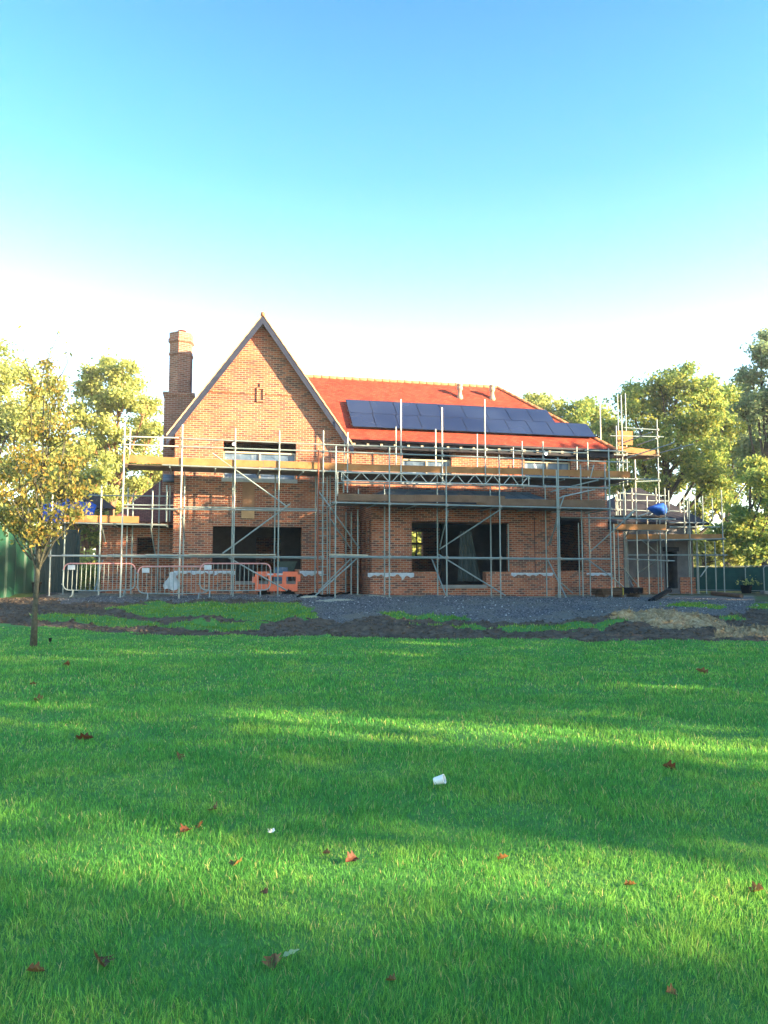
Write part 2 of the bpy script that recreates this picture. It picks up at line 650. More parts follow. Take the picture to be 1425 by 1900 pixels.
M['lawn'] = ground_mat('lawn_soil', [(.3, (.05, .17, .04)), (.7, (.09, .25, .055))], 6, .5, 30)
M['mud'] = ground_mat('churned_mud', [(.3, (.045, .034, .026)), (.55, (.11, .083, .062)), (.75, (.20, .155, .11))], 5, 1.0, 22)
M['straw'] = ground_mat('dry_turf', [(.3, (.12, .075, .04)), (.5, (.30, .21, .11)), (.7, (.54, .42, .25))], 9, 1.0, 30)
M['gravel'] = ground_mat('gravel', [(.36, (.035, .035, .044)), (.52, (.11, .11, .12)), (.68, (.32, .31, .30))], 14, 1.0, 40, big=(.6, (.15, .14, .125)))
M['ground'] = ground_mat('leafy_earth', [(.3, (.05, .045, .02)), (.55, (.09, .08, .035)), (.75, (.16, .12, .05))], 4, .8, 15, big=(.25, (.05, .10, .02)))
M['earth'] = ground_mat('bare_earth', [(.3, (.08, .07, .055)), (.52, (.20, .17, .125)), (.72, (.36, .32, .24))], 8, 1.0, 30)
M['sand'] = ground_mat('spilt_sand', [(.3, (.30, .27, .2)), (.7, (.46, .42, .32))], 12, .6, 40)


def grass_mat(name, cs):
    m, nt, b = new_mat(name)
    L = nt.links.new
    ge = nt.nodes.new('ShaderNodeNewGeometry')
    tc = nt.nodes.new('ShaderNodeTexCoord')
    no = nt.nodes.new('ShaderNodeTexNoise')
    no.inputs['Scale'].default_value = 1.1
    no.inputs['Detail'].default_value = 6
    no.inputs['Roughness'].default_value = .7
    L(tc.outputs['Object'], no.inputs['Vector'])
    rp = ramp(nt, [(.32, cs[0]), (.5, cs[1]), (.68, cs[2])])
    L(no.outputs['Fac'], rp.inputs['Fac'])
    straw = nt.nodes.new('ShaderNodeMath')
    straw.operation = 'GREATER_THAN'
    straw.inputs[1].default_value = .955
    L(ge.outputs['Random Per Island'], straw.inputs[0])
    sm = nt.nodes.new('ShaderNodeMixRGB')
    sm.inputs['Color2'].default_value = (.36, .33, .13, 1)
    L(straw.outputs[0], sm.inputs['Fac'])
    L(rp.outputs[0], sm.inputs['Color1'])
    hs = nt.nodes.new('ShaderNodeHueSaturation')
    mr = nt.nodes.new('ShaderNodeMapRange')
    mr.inputs['To Min'].default_value = .55
    mr.inputs['To Max'].default_value = 1.6
    L(ge.outputs['Random Per Island'], mr.inputs['Value'])
    L(mr.outputs[0], hs.inputs['Value'])
    L(sm.outputs[0], hs.inputs['Color'])
    L(hs.outputs[0], b.inputs['Base Color'])
    b.inputs['Roughness'].default_value = .6
    b.inputs['Specular IOR Level'].default_value = .18
    tr = nt.nodes.new('ShaderNodeBsdfTranslucent')
    L(hs.outputs[0], tr.inputs['Color'])
    ms = nt.nodes.new('ShaderNodeMixShader')
    ms.inputs['Fac'].default_value = .5
    L(b.outputs[0], ms.inputs[1])
    L(tr.outputs[0], ms.inputs[2])
    L(ms.outputs[0], nt.nodes['Material Output'].inputs['Surface'])
    return m


M['grass'] = grass_mat('grass_blade', ((.070, .28, .062), (.125, .36, .062), (.27, .46, .08)))
M['grass_rough'] = grass_mat('rough_grass_blade', ((.09, .22, .025), (.15, .29, .03), (.25, .35, .05)))

# ------------------------------------------------------------------ ground: one sheet cut into zones
LAWN_EDGE = ([-400, 0, 100, 200, 330, 500, 700, 900, 1100, 1425, 1900], [1149, 1156, 1165, 1173, 1179, 1181, 1183, 1187, 1189, 1191, 1193])
GRAVEL_EDGE = ([-400, 90, 110, 330, 560, 575, 640, 700, 900, 1050, 1150, 1240, 1350, 1400, 1900], [1060, 1090, 1118, 1115, 1112, 1150, 1152, 1146, 1150, 1155, 1142, 1146, 1147, 1128, 1060])
PATCHES = [
    [(195, 1126), (330, 1117), (440, 1119), (560, 1115), (580, 1135), (592, 1150), (480, 1150), (400, 1146), (330, 1147), (240, 1138)],
    [(60, 1141), (150, 1143), (260, 1150), (330, 1157), (480, 1151), (505, 1160), (470, 1171), (340, 1166), (200, 1160), (60, 1153)],
    [(690, 1143), (740, 1140), (810, 1142), (880, 1148), (820, 1150), (740, 1148)],
    [(755, 1161), (900, 1159), (1060, 1161), (1180, 1164), (1130, 1169), (960, 1168), (800, 1166)],
    [(1225, 1122), (1290, 1118), (1345, 1124), (1340, 1134), (1260, 1130)],
    [(1390, 1122), (1500, 1117), (1700, 1117), (1700, 1130), (1410, 1130)],
    [(1330, 1150), (1375, 1148), (1370, 1158), (1335, 1157)],
]
MOUND = [(1120, 1152), (1160, 1141), (1235, 1138), (1300, 1148), (1350, 1163), (1430, 1170), (1600, 1170), (1600, 1185), (1430, 1186), (1330, 1184), (1300, 1172), (1210, 1168), (1130, 1160)]


def in_poly(px, py, poly):
    inside = np.zeros(np.shape(px), bool)
    n = len(poly)
    for i in range(n):
        x0, y0 = poly[i]
        x1, y1 = poly[(i + 1) % n]
        if y0 == y1:
            continue
        c = ((y0 > py) != (y1 > py)) & (px < (x1 - x0) * (py - y0) / (y1 - y0) + x0)
        inside ^= c
    return inside


def zone(x, y):
    """0 lawn, 1 mud, 2 gravel, 3 dry turf, 4 rough grass, 5 earth beyond"""
    x = np.asarray(x, float)
    y = np.asarray(y, float)
    px, py = to_px(x, np.maximum(y, .5), h_base(x, y))
    jx = px + vnoise(x, y, .5, 3) * 26 + vnoise(x, y, .15, 4) * 10
    jy = py + vnoise(x, y, .6, 5) * 5 + vnoise(x, y, .16, 6) * 2.5
    z = np.full(np.shape(x), 1)
    lawn = jy > np.interp(px, *LAWN_EDGE)
    grav = (jy < np.interp(jx, *GRAVEL_EDGE)) & (y < 40)
    z[grav] = 2
    hv_ = (x - HO[0]) * HV[0] + (y - HO[1]) * HV[1]
    hu_ = (x - HO[0]) * HU[0] + (y - HO[1]) * HU[1]
    foot = np.where((hu_ > 6.2) & (hu_ < 14.6), -2.35, -1.0) + vnoise(x, y, .7, 8) * 1.1 + vnoise(x, y, .2, 9) * .5
    z[grav & (hv_ > foot) & (hu_ > -4)] = 6
    z[in_poly(jx, jy, MOUND)] = 3
    for p in PATCHES:
        z[in_poly(jx, jy, p)] = 4
    z[lawn] = 0
    z[(y < 15) | ((y < 17) & (np.abs(x) > 12))] = 0
    far = (y > 33) | ((px < 85) & (jy < 1106) & (y > 15)) | ((px > 1400) & (jy < 1118) & (y > 15)) | (np.abs(x) > 22) & (y > 18)
    z[far] = 5
    return z


def h_ground(x, y):
    x = np.asarray(x, float)
    y = np.asarray(y, float)
    h = h_base(x, y)
    px, py = to_px(x, np.maximum(y, .5), h)
    edge = np.interp(px, *LAWN_EDGE)
    near = sstep(3, -4, py - edge) * sstep(30, 26, y) * (y > 15)          # churned strip
    rough = near * sstep(1118, 1136, py)
    h = h + rough * (vnoise(x, y, .9, 11) * .16 + vnoise(x, y, .35, 12) * .11 + vnoise(x, y, .12, 13) * .055 + np.abs(vnoise(x * .35, y, .3, 14)) * .10 - .02)
    h = h + near * (1 - sstep(1118, 1136, py)) * (vnoise(x, y, .8, 15) * .11 + vnoise(x, y, .25, 16) * .05 + vnoise(x, y, .1, 20) * .025)
    # dry turf mound and the tyre-printed ridge on the right
    mx, my = G0(1225, 1157)
    h = h + .30 * np.exp(-(((x - mx) / 1.7) ** 2 + ((y - my) / .8) ** 2)) * (1 + vnoise(x, y, .25, 17) * .8)
    rx, ry = G0(1395, 1180)
    ridge = np.exp(-((y - ry) / .28) ** 2) * sstep(rx - 1.8, rx - .6, x)
    h = h + ridge * (.13 + .08 * np.sign(np.sin((x + (y - ry) * .9) * 2 * math.pi / .26)))
    h = h + (y < 17.5) * (vnoise(x, y, 2.2, 18) * .05 + vnoise(x, y, .5, 19) * .02)
    return h


_TT = np.concatenate([np.arange(1.0, 60, .02), np.arange(60, 200, .5)])


def G0(px, py):
    """first point where the ray through a pixel meets the ground"""
    d = ray(px, py)
    d = d / d[1]
    p = EYE[None] + d[None] * _TT[:, None]
    hit = np.nonzero(p[:, 2] <= h_base(p[:, 0], p[:, 1]))[0]
    k = hit[0] if len(hit) else len(_TT) - 1
    return p[k, 0], p[k, 1]


def gz(x, y):
    return float(h_ground(np.array([x]), np.array([y]))[0])


def on_ground(px, py):
    x, y = G0(px, py)
    return x, y, gz(x, y)


xs = np.concatenate([[-110, -70, -40, -30], np.arange(-24, -13, .5), np.arange(-13, 17.5, .06), np.arange(17.5, 30, .5), [32, 40, 70, 110]])
ys = np.concatenate([[-40, -25, -12, -8], np.arange(-6, 14.5, .3), np.arange(14.5, 24, .055), np.arange(24, 29, .12), np.arange(29, 42, .4), [44, 50, 60, 80, 118]])
gx, gy = np.meshgrid(xs, ys)
gh = h_ground(gx, gy)
nx, ny = len(xs), len(ys)
fx = (gx[:-1, :-1] + gx[1:, 1:]) / 2
fy = (gy[:-1, :-1] + gy[1:, 1:]) / 2
fz = zone(fx, fy)
allv = np.stack([gx.ravel(), gy.ravel(), gh.ravel()], 1)
ii, jj = np.meshgrid(np.arange(nx - 1), np.arange(ny - 1))
q = np.stack([jj * nx + ii, jj * nx + ii + 1, (jj + 1) * nx + ii + 1, (jj + 1) * nx + ii], -1).reshape(-1, 4)
fzr = fz.ravel()
for zid, nm, mt in ((0, 'lawn', 'lawn'), (1, 'mud', 'mud'), (2, 'gravel', 'gravel'), (3, 'dry_turf', 'straw'), (4, 'rough_grass_ground', 'lawn'), (5, 'ground', 'ground'), (6, 'bare_earth', 'earth')):
    qq = q[fzr == zid]
    idx, invx = np.unique(qq, return_inverse=True)
    o = np_mesh(nm, allv[idx], invx.reshape(-1, 4), M[mt])
    o.data.polygons.foreach_set('use_smooth', [True] * len(o.data.polygons))
    tag(o, kind='structure')

# ------------------------------------------------------------------ the house
house = thing('brick_house', 'large red brick house with steep gable and orange tiled roof, unfinished behind scaffolding', 'house', (HO[0], HO[1], 0), AL)


def hb(mb, name, mat, parent=None, **k):
    return mb.build(name, M[mat] if isinstance(mat, str) else mat, parent or house, **k)


def hole(px0, py0, px1, py1, v):
    a = hp(px0, py0, v)
    b = hp(px1, py1, v)
    return (a[0], b[0], b[2], a[2])


EAVE = 6.58
GAB_U0, GAB_U1, APEX_U, APEX_Z = .05, 6.15, 3.05, 10.78
# front gable wall
h_win = hole(415, 818, 549, 890, 0)
h_d1 = hole(395, 976, 560, 1056, 0)
h_d2 = hole(436, 1050, 548, 1078, 0)
mb = MB().panel(GAB_U0, GAB_U1, 0.2, EAVE, 0, .32, [h_win, h_d1, (h_d2[0], h_d2[1], h_d2[2], h_d1[2] + .001)])
slope = (APEX_Z - EAVE) / (APEX_U - GAB_U0)
mb.prism([(GAB_U0, 0, EAVE), (GAB_U1, 0, EAVE), (APEX_U, 0, APEX_Z)], (0, .32, 0))
hb(mb, 'gable_wall', 'brick', uv=True)
# other walls of the gable block and the main wing
mb = MB()
mb.panel(.33, 8.4, .2, EAVE, GAB_U0, GAB_U0 + .3, axis='v')
MW_V, MW_U1 = 1.0, 17.42
h_w1 = hole(747, 834, 838, 893, MW_V)
h_w2 = hole(973, 838, 1060, 897, MW_V)
h_bd = hole(1034, 958, 1084, 1059, MW_V)
mb.panel(GAB_U1 - .3, MW_U1, .2, EAVE, MW_V, MW_V + .3, [h_w1, h_w2, h_bd, (8.0, 13.2, .9, 3.5)])
mb.panel(GAB_U1 - .3, GAB_U1, .2, EAVE, .33, 1.0, axis='v') if False else mb.panel(.33, MW_V - .003, .2, EAVE, GAB_U1 - .3, GAB_U1, axis='v')
mb.panel(MW_V + .303, 7.8, .2, EAVE, MW_U1 - .3, MW_U1, axis='v')
bw = hole(752, 986, 785, 1031, 8.1)
mb.panel(.36, MW_U1 - .303, .2, EAVE, 8.1, 8.4, [bw, (14.5, 16.3, 1.5, 3.0)])
hb(mb, 'wall', 'brick', uv=True)
mb = MB().prism([(GAB_U0, 8.1, EAVE), (GAB_U1, 8.1, EAVE), (APEX_U, 8.1, APEX_Z)], (0, .25, 0))
hb(mb, 'rear_gable_wall', 'brick', uv=True)
# inside: floors, partitions
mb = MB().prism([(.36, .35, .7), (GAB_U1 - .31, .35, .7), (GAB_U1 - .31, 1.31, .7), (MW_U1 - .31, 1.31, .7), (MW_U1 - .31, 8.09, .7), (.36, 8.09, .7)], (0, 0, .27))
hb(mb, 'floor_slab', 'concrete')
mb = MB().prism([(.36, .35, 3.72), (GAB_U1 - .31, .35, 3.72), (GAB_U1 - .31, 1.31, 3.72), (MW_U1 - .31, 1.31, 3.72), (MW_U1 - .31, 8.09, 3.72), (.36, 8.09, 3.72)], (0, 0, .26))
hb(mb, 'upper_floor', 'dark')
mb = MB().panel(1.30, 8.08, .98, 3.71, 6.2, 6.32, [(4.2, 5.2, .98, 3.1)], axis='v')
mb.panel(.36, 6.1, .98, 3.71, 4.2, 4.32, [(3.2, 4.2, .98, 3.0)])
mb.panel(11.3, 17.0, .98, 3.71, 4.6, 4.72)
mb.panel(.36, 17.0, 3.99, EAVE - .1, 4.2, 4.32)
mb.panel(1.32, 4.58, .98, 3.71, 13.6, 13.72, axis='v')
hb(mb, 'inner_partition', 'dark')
# window bars at the back
mb = MB()
zc = (bw[2] + bw[3]) / 2
mb.box((bw[0], 8.15, zc - .05), (bw[1], 8.22, zc + .05))
for k in (.33, .66):
    x = bw[0] + (bw[1] - bw[0]) * k
    mb.box((x - .025, 8.16, bw[2]), (x + .025, 8.21, zc - .051))
    mb.box((x - .025, 8.16, zc + .051), (x + .025, 8.21, bw[3]))
hb(mb, 'window_bars', 'fascia')

# bay
BV = -1.2
BU0, BU1 = 6.93, 13.86
BZ = 4.12
DPC = hp(800, 1064, BV)[2]
b_all = hole(764, 967, 946, 1061, BV)
b_door = hole(815, 1050, 901, 1085, BV)
mb = MB().panel(BU0, BU1, .2, BZ, BV, BV + .3, [b_all, (b_door[0], b_door[1], b_door[2], b_all[2] + .001)])
mb.panel(BV + .303, MW_V - .003, .2, BZ, BU0, BU0 + .3, [(-1.0, -.45, DPC + .05, 3.45), (-.15, .6, DPC + .05, 3.45)], axis='v')
mb.panel(BV + .303, MW_V - .003, .2, BZ, BU1 - .3, BU1, [(-.6, .5, DPC + .05, 3.45)], axis='v')
bay = hb(mb, 'bay_wall', 'brick', uv=True)
mb = MB().box((BU0 + .31, BV + .31, .7), (BU1 - .31, MW_V - .01, .96))
mb.box((BU0 + .31, BV + .31, 3.75), (BU1 - .31, MW_V - .01, 3.9))
hb(mb, 'bay_floor', 'concrete')
# plinths, a little proud of the walls
mb = MB().panel(BU0 - .06, BU1 + .06, .15, DPC, BV - .06, BV - .003, [(b_all[0] if False else b_door[0], b_door[1], b_door[2], DPC + .1)])
mb.panel(BV - .003, MW_V - .06, .15, DPC, BU0 - .06, BU0 - .003, axis='v')
mb.panel(BV - .003, MW_V - .06, .15, DPC, BU1 + .003, BU1 + .06, axis='v')
mb.panel(BU1 + .06, MW_U1 + .6, .15, DPC - .02, MW_V - .055, MW_V - .003)
mb.panel(GAB_U0 - .05, GAB_U1 + .05, .15, DPC + .07, -.055, -.003, [(h_d2[0], h_d2[1], h_d2[2], 3)])
hb(mb, 'plinth', 'brick', uv=True)
hb(MB().box((hp(993, 1064, BV)[0] - .012, BV - .006, DPC + .01), (hp(993, 1064, BV)[0] + .012, BV + .004, BZ - .5)), 'movement_joint', 'fascia')
# threshold stones
hb(MB().box((b_door[0] + .003, BV - .12, b_door[2] - .12), (b_door[1] - .003, BV + .3, b_door[2] - .003)), 'door_threshold', 'concrete')
mb = MB().box((h_d2[0] + .003, -.1, h_d2[2] - .12), (h_d2[1] - .003, .3, h_d2[2] - .003))
hb(mb, 'door_threshold', 'concrete')
# lead roof of the bay
e, t = .18, .75
zt = BZ + .46
mb = MB()
b0 = [(BU0 - e, BV - e, BZ + .06), (BU1 + e, BV - e, BZ + .06), (BU1 + e, MW_V - .01, BZ + .06), (BU0 - e, MW_V - .01, BZ + .06)]
t0 = [(BU0 + t - e, BV + t - e, zt), (BU1 - t + e, BV + t - e, zt), (BU1 - t + e, MW_V - .01, zt + .05), (BU0 + t - e, MW_V - .01, zt + .05)]
mb.add(b0 + t0, [(3, 2, 1, 0), (4, 5, 6, 7), (0, 1, 5, 4), (1, 2, 6, 5), (2, 3, 7, 6), (3, 0, 4, 7)])
for k in range(1, 12):
    f = k / 12
    mb.path([(BU0 - e + (BU1 - BU0 + 2 * e) * f, BV - e, BZ + .08), (BU0 + t - e + (BU1 - BU0 - 2 * t + 2 * e) * f, BV + t - e, zt + .01)], .02, 6)
mb.path([(BU0 + t - e, BV + t - e, zt + .01), (BU1 - t + e, BV + t - e, zt + .01)], .035, 8)
hb(mb, 'bay_roof', 'lead')
hb(MB().box((BU0 - e - .02, BV - e - .03, BZ - .12), (BU1 + e + .02, BV - .005, BZ + .055)), 'fascia_board', 'fascia')

# roofs
TH = .11


def slab(mb, quad, th=TH):
    """roof sheet: quad (any n) thickened downwards along its normal"""
    a, b, c = Vector(quad[0]), Vector(quad[1]), Vector(quad[2])
    n = (b - a).cross(c - a).normalized()
    if n.z < 0:
        n = -n
        quad = quad[::-1]
    mb.prism([Vector(p) for p in quad], -n * th)


VERGE = -.36
mb = MB()
zl = EAVE - .02
ov = .28
for s, ue in ((-1, GAB_U0 - ov), (1, GAB_U1 + ov)):
    ze = APEX_Z + .13 - slope * abs(ue - APEX_U)
    slab(mb, [(ue, VERGE, ze), (APEX_U, VERGE, APEX_Z + .13), (APEX_U, 8.3, APEX_Z + .13), (ue, 8.3, ze)])
g_roof = hb(mb, 'gable_roof', 'tile', uv=True)
mb = MB()
for s, ue in ((-1, GAB_U0 - ov), (1, GAB_U1 + ov)):
    ze = APEX_Z - slope * abs(ue - APEX_U)
    d = Vector((APEX_U - ue, 0, APEX_Z - ze)).normalized()
    nn = Vector((-d.z, 0, d.x))
    if nn.z < 0:
        nn = -nn
    p0, p1 = Vector((ue, VERGE - .015, ze + .115)), Vector((APEX_U, VERGE - .015, APEX_Z + .115))
    k = .19 / abs(nn.z)
    mb.prism([p0 - Vector((0, 0, k)), p1 - Vector((0, 0, k)), p1, p0], (0, .012, 0))
hb(mb, 'bargeboard', 'barge', g_roof)
# verge tile edge, paler than the roof tiles
mb = MB()
for s, ue in ((-1, GAB_U0 - ov), (1, GAB_U1 + ov)):
    ze = APEX_Z + .15 - slope * abs(ue - APEX_U)
    p0, p1 = Vector((ue, VERGE - .03, ze)), Vector((APEX_U, VERGE - .03, APEX_Z + .15))
    n = 34
    for k in range(n):
        a = p0.lerp(p1, k / n)
        b = p0.lerp(p1, (k + 1.02) / n)
        mb.obox(a + Vector((0, .06, .012 * (k % 2))), b + Vector((0, .06, .012 * (k % 2))), .13, .05)
M['verge'] = noise_mat('verge_edge', (.38, .24, .15), (.48, .34, .22), 6, .85)
hb(mb, 'verge_tiles', 'verge', g_roof)


def ridge_run(mb, p, q, r=.085, pitch=.33):
    p, q = Vector(p), Vector(q)
    n = max(2, int((q - p).length / pitch))
    for k in range(n):
        a = p.lerp(q, k / n)
        b = p.lerp(q, (k + .97) / n)
        mb.path([a, a.lerp(b, .1), b], [r * 1.03, r, r * .98], 10)


mb = MB()
ridge_run(mb, (APEX_U, VERGE - .06, APEX_Z + .14), (APEX_U, 8.3, APEX_Z + .14))
hb(mb, 'ridge_tiles', 'ridge', g_roof, smooth=True)

EV, EZ = .62, EAVE + .06
RV, RZ = 4.42, 9.95
EU1 = 17.62
RU1 = 13.95
mb = MB()
slab(mb, [(3.1, EV, EZ), (EU1, EV, EZ), (RU1, RV, RZ), (3.1, RV, RZ)])
slab(mb, [(EU1, EV, EZ), (EU1, 2 * RV - EV, EZ), (RU1, RV, RZ)])
slab(mb, [(EU1, 2 * RV - EV, EZ), (3.1, 2 * RV - EV, EZ), (3.1, RV, RZ), (RU1, RV, RZ)])
roof = hb(mb, 'roof', 'tile', uv=True)
mb = MB()
ridge_run(mb, (3.2, RV, RZ + .02), (RU1, RV, RZ + .02))
ridge_run(mb, (RU1, RV, RZ + .02), (EU1, EV, EZ + .02), r=.08)
ridge_run(mb, (RU1, RV, RZ + .02), (EU1, 2 * RV - EV, EZ + .02), r=.08)
hb(mb, 'ridge_tiles', 'ridge', roof, smooth=True)
# fascia, gutter, rafter ends
mb = MB().box((GAB_U1 + .01, EV + .04, EZ - .34), (EU1 - .03, MW_V - .01, EZ - .115))
mb.box((EU1 - .2, MW_V, EZ - .34), (EU1 - .03, 7.8, EZ - .115))
hb(mb, 'eaves_box', 'fascia')
mb = MB()
for (p, q2) in (((GAB_U1 + .3, EV - .05, EZ - .07), (EU1 + .05, EV - .05, EZ - .07)),):
    mb.path([p, q2], .062, 10)
hb(mb, 'gutter', 'fascia', smooth=True)
rend = MB().box((-.045, -.02, -.05), (.045, .05, .05)).build('rafter_end', M['cream'], house)
ru = [hp(x, 820 + (x - 645) * .0385, EV)[0] for x in (657, 683, 708, 733, 758, 783, 808, 831, 855, 879, 903, 926, 949, 973, 997, 1020, 1043, 1066)]
for k, u in enumerate(ru):
    o = rend if k == 0 else rend.copy()
    if k:
        COL.objects.link(o)
    o.location = (u, EV + .0, EZ - .20)
# roof vents
pt = math.atan2(RZ - EZ, RV - EV)


def roof_pt(px, py):
    """point of the front roof slope behind a pixel"""
    d = ray(px, py)
    du, dv, dz = d @ HU, d @ HV, d[2]
    e = EYE - HO
    u0, v0, z0 = e @ HU, e @ HV, EYE[2]
    k = math.tan(pt)
    t = (EZ - z0 + k * (v0 - EV)) / (dz - k * dv)
    return Vector((u0 + du * t, v0 + dv * t, z0 + dz * t))


for k, (px, py) in enumerate(((853, 737), (913, 739))):
    p = roof_pt(px, py)
    mb = MB().lathe([(.16, -.15), (.13, .02), (.09, .16), (.085, .30), (.125, .33), (.135, .42), (.11, .46), (.11, .50), (.14, .52), (.13, .58), (.04, .62)], (0, 0, 0), 14)
    M['buff'] = M.get('buff') or noise_mat('buff_clay', (.40, .27, .18), (.50, .36, .26), 6, .85)
    o = hb(mb, 'roof_vent', 'buff', roof, smooth=True)
    o.location = p
# solar panels: two rows, laid on rails
n_r = Vector((0, -math.sin(pt), math.cos(pt)))
s_r = Vector((0, math.cos(pt), math.sin(pt)))
pa, pb_, pc = roof_pt(643, 747), roof_pt(651, 797), roof_pt(1012, 765)
pd = roof_pt(1104, 816)
u_left = (pa.x + pb_.x) / 2
SPAN = 10.0
v_bot, v_top = pb_.y, pa.y
rowL = ((v_top - v_bot) / math.cos(pt)) / 2
n_top = max(1, round((pc.x - u_left) / 1.02))
pw = (pc.x - u_left) / n_top
pw_top = pw
base0 = Vector((u_left, v_bot, EZ + (v_bot - EV) * math.tan(pt)))


n_bot = 11
pw_bot = (17.02 - u_left) / n_bot


def solar(k, row):
    pw = pw_top if row else pw_bot
    mb2 = MB()
    g = .013
    w_, l_ = pw - 2 * g, rowL - 2 * g
    o0 = base0 + Vector((k * pw + g, 0, 0)) + s_r * (row * rowL + g) + n_r * .15
    e1, e2 = Vector((w_, 0, 0)), s_r * l_
    mb2.add([o0, o0 + e1, o0 + e1 + e2, o0 + e2] + [p - n_r * .035 for p in (o0, o0 + e1, o0 + e1 + e2, o0 + e2)],
            [(0, 1, 2, 3), (7, 6, 5, 4), (0, 4, 5, 1), (1, 5, 6, 2), (2, 6, 7, 3), (3, 7, 4, 0)])
    pn = hb(mb2, 'solar_panel', 'solar', roof)
    fr = MB()
    c = [o0, o0 + e1, o0 + e1 + e2, o0 + e2]
    for i in range(4):
        fr.obox(c[i] - n_r * (.010 + .003 * ((k + row) % 2)), c[(i + 1) % 4] - n_r * (.010 + .003 * ((k + row) % 2)), .03, .014, up=n_r)
    hb(fr, 'frame', 'black', pn)


for k in range(n_top):
    solar(k, 1)
for k in range(n_bot):
    solar(k, 0)
mb = MB()
for row, n in ((0, n_bot), (1, n_top)):
    for fr_ in (.25, .75):
        o0 = base0 + s_r * ((row + fr_) * rowL) + n_r * .08
        mb.obox(o0 - Vector((.03, 0, 0)), o0 + Vector((n * (pw_top if row else pw_bot) + .03, 0, 0)), .04, .05, up=n_r)
hb(mb, 'mounting_rail', 'tube', roof)

# chimney: square base, hexagonal shaft
cu, cv = .06, 2.95
z_top = hp(329, 614, cv - .45)[2]
z_sh = hp(320, 727, cv - .5)[2]
mb = MB().box((cu - .55, cv - .55, .2), (cu + .55, cv + .55, z_sh - .12))
chim = hb(mb, 'chimney', 'chimney_brick', roof, uv=True)
mb = MB()


def ring(mb, prof, ph, c):
    k = len(mb.v)
    n = 6
    for (r, z) in prof:
        for j in range(n):
            a = ph + 2 * math.pi * j / n
            mb.v.append((c[0] + r * math.cos(a), c[1] + r * math.sin(a), z))
    for i in range(len(prof) - 1):
        for j in range(n):
            a = k + i * n + j
            b = k + i * n + (j + 1) % n
            mb.f.append((a, b, b + n, a + n))
    mb.f.append(tuple(k + j for j in range(n))[::-1])
    mb.f.append(tuple(k + (len(prof) - 1) * n + j for j in range(n)))


HEXA = R(-100)
H = z_top - z_sh
ring(mb, [(.47, z_sh - .1), (.47, z_sh + H * .62), (.50, z_sh + H * .63), (.50, z_sh + H * .665), (.47, z_sh + H * .675), (.47, z_top - .42), (.53, z_top - .38), (.53, z_top - .26), (.49, z_top - .24), (.49, z_top)], HEXA, (cu + .03, cv))
hb(mb, 'chimney_shaft', 'chimney_brick', chim, uv=True)
mb = MB().box((cu - .60, cv - .60, z_sh - .12), (cu + .60, cv + .60, z_sh - .02))
mb.box((cu - .57, cv - .57, z_sh - .20), (cu + .57, cv + .57, z_sh - .121))
hb(mb, 'moulding', 'chimney_brick', chim, uv=True)
mb = MB().path([(cu + .05, cv, z_top - .05), (cu + .05, cv, z_top + .13)], .05, 8)
mb.lathe([(.02, .10), (.17, .12), (.17, .15), (.02, .20)], (cu + .05, cv, z_top), 14)
hb(mb, 'chimney_cowl', 'rust', chim)

# windows upstairs: polythene over the lower part, pale frames
for (hl, v, gap) in ((h_win, 0, .27), (h_w1, MW_V, .30), (h_w2, MW_V, .30)):
    u0, u1, z0, z1 = hl
    zt_ = z1 - (z1 - z0) * gap
    fr = MB().box((u0 + .002, v + .1, z0), (u0 + .035, v + .16, zt_))
    fr.box((u1 - .05, v + .1, z0), (u1 - .002, v + .16, zt_))
    fr.box((u0 + .051, v + .1, zt_ - .05), (u1 - .051, v + .16, zt_ + .01))
    um = u0 + (u1 - u0) * .5
    fr.box((um - .03, v + .1, z0), (um + .03, v + .155, zt_ - .051))
    wn_ = fr.build('window', M['cream'], house)
    pm = MB()
    n = 14
    for k in range(n):
        ua, ub = u0 + .05 + (u1 - u0 - .1) * k / n, u0 + .05 + (u1 - u0 - .1) * (k + 1) / n
        ya, yb = v + .165 + .012 * math.sin(k * 1.7), v + .165 + .012 * math.sin((k + 1) * 1.7)
        pm.add([(ua, ya, z0), (ub, yb, z0), (ub, yb, zt_ - .04), (ua, ya, zt_ - .04)], [(0, 1, 2, 3)])
    pm.build('polythene_sheet', M['poly'], wn_)
    MB().box((u0 - .05, v - .06, z0 - .14), (u1 + .05, v + .1, z0 - .003)).build('sill', M['white'], wn_)

# the cross-shaped brick ornament and string course on the gable
oc = hp(484, 731, 0)
mb = MB()
zs = oc[2] - .02
half = (APEX_Z - zs) / slope - .12
mb.box((APEX_U - half, -.028, zs), (oc[0] - .22, -.002, zs + .07))
mb.box((oc[0] + .20, -.028, zs), (APEX_U + half, -.002, zs + .07))
hb(mb, 'string_course', 'brick', uv=True)
mb = MB()
mb.box((oc[0] - .15, -.05, oc[2] - .24), (oc[0] - .075, -.002, oc[2] + .17))
mb.box((oc[0] + .075, -.05, oc[2] - .24), (oc[0] + .15, -.002, oc[2] + .17))
mb.box((oc[0] - .15, -.05, oc[2] - .31), (oc[0] + .15, -.002, oc[2] - .243))
mb.box((oc[0] - .15, -.05, oc[2] + .173), (oc[0] + .15, -.002, oc[2] + .24))
mb.box((oc[0] - .04, -.05, oc[2] + .243), (oc[0] + .04, -.002, oc[2] + .40))
hb(mb, 'brick_cross', 'brick', uv=True)
# plywood covers, the upper board darker
a, b = hp(450, 893, -.02), hp(472, 941, -.02)
hb(MB().box((a[0], -.035, b[2]), (b[0], -.003, a[2])), 'plywood_cover', 'ply_dark')['label'] = 'dark plywood board'
a, b = hp(448, 943, -.05), hp(472, 962, -.05)
hb(MB().box((a[0], -.06, b[2]), (b[0], -.004, a[2])), 'plywood_cover', 'ply')['label'] = 'pale plywood board'
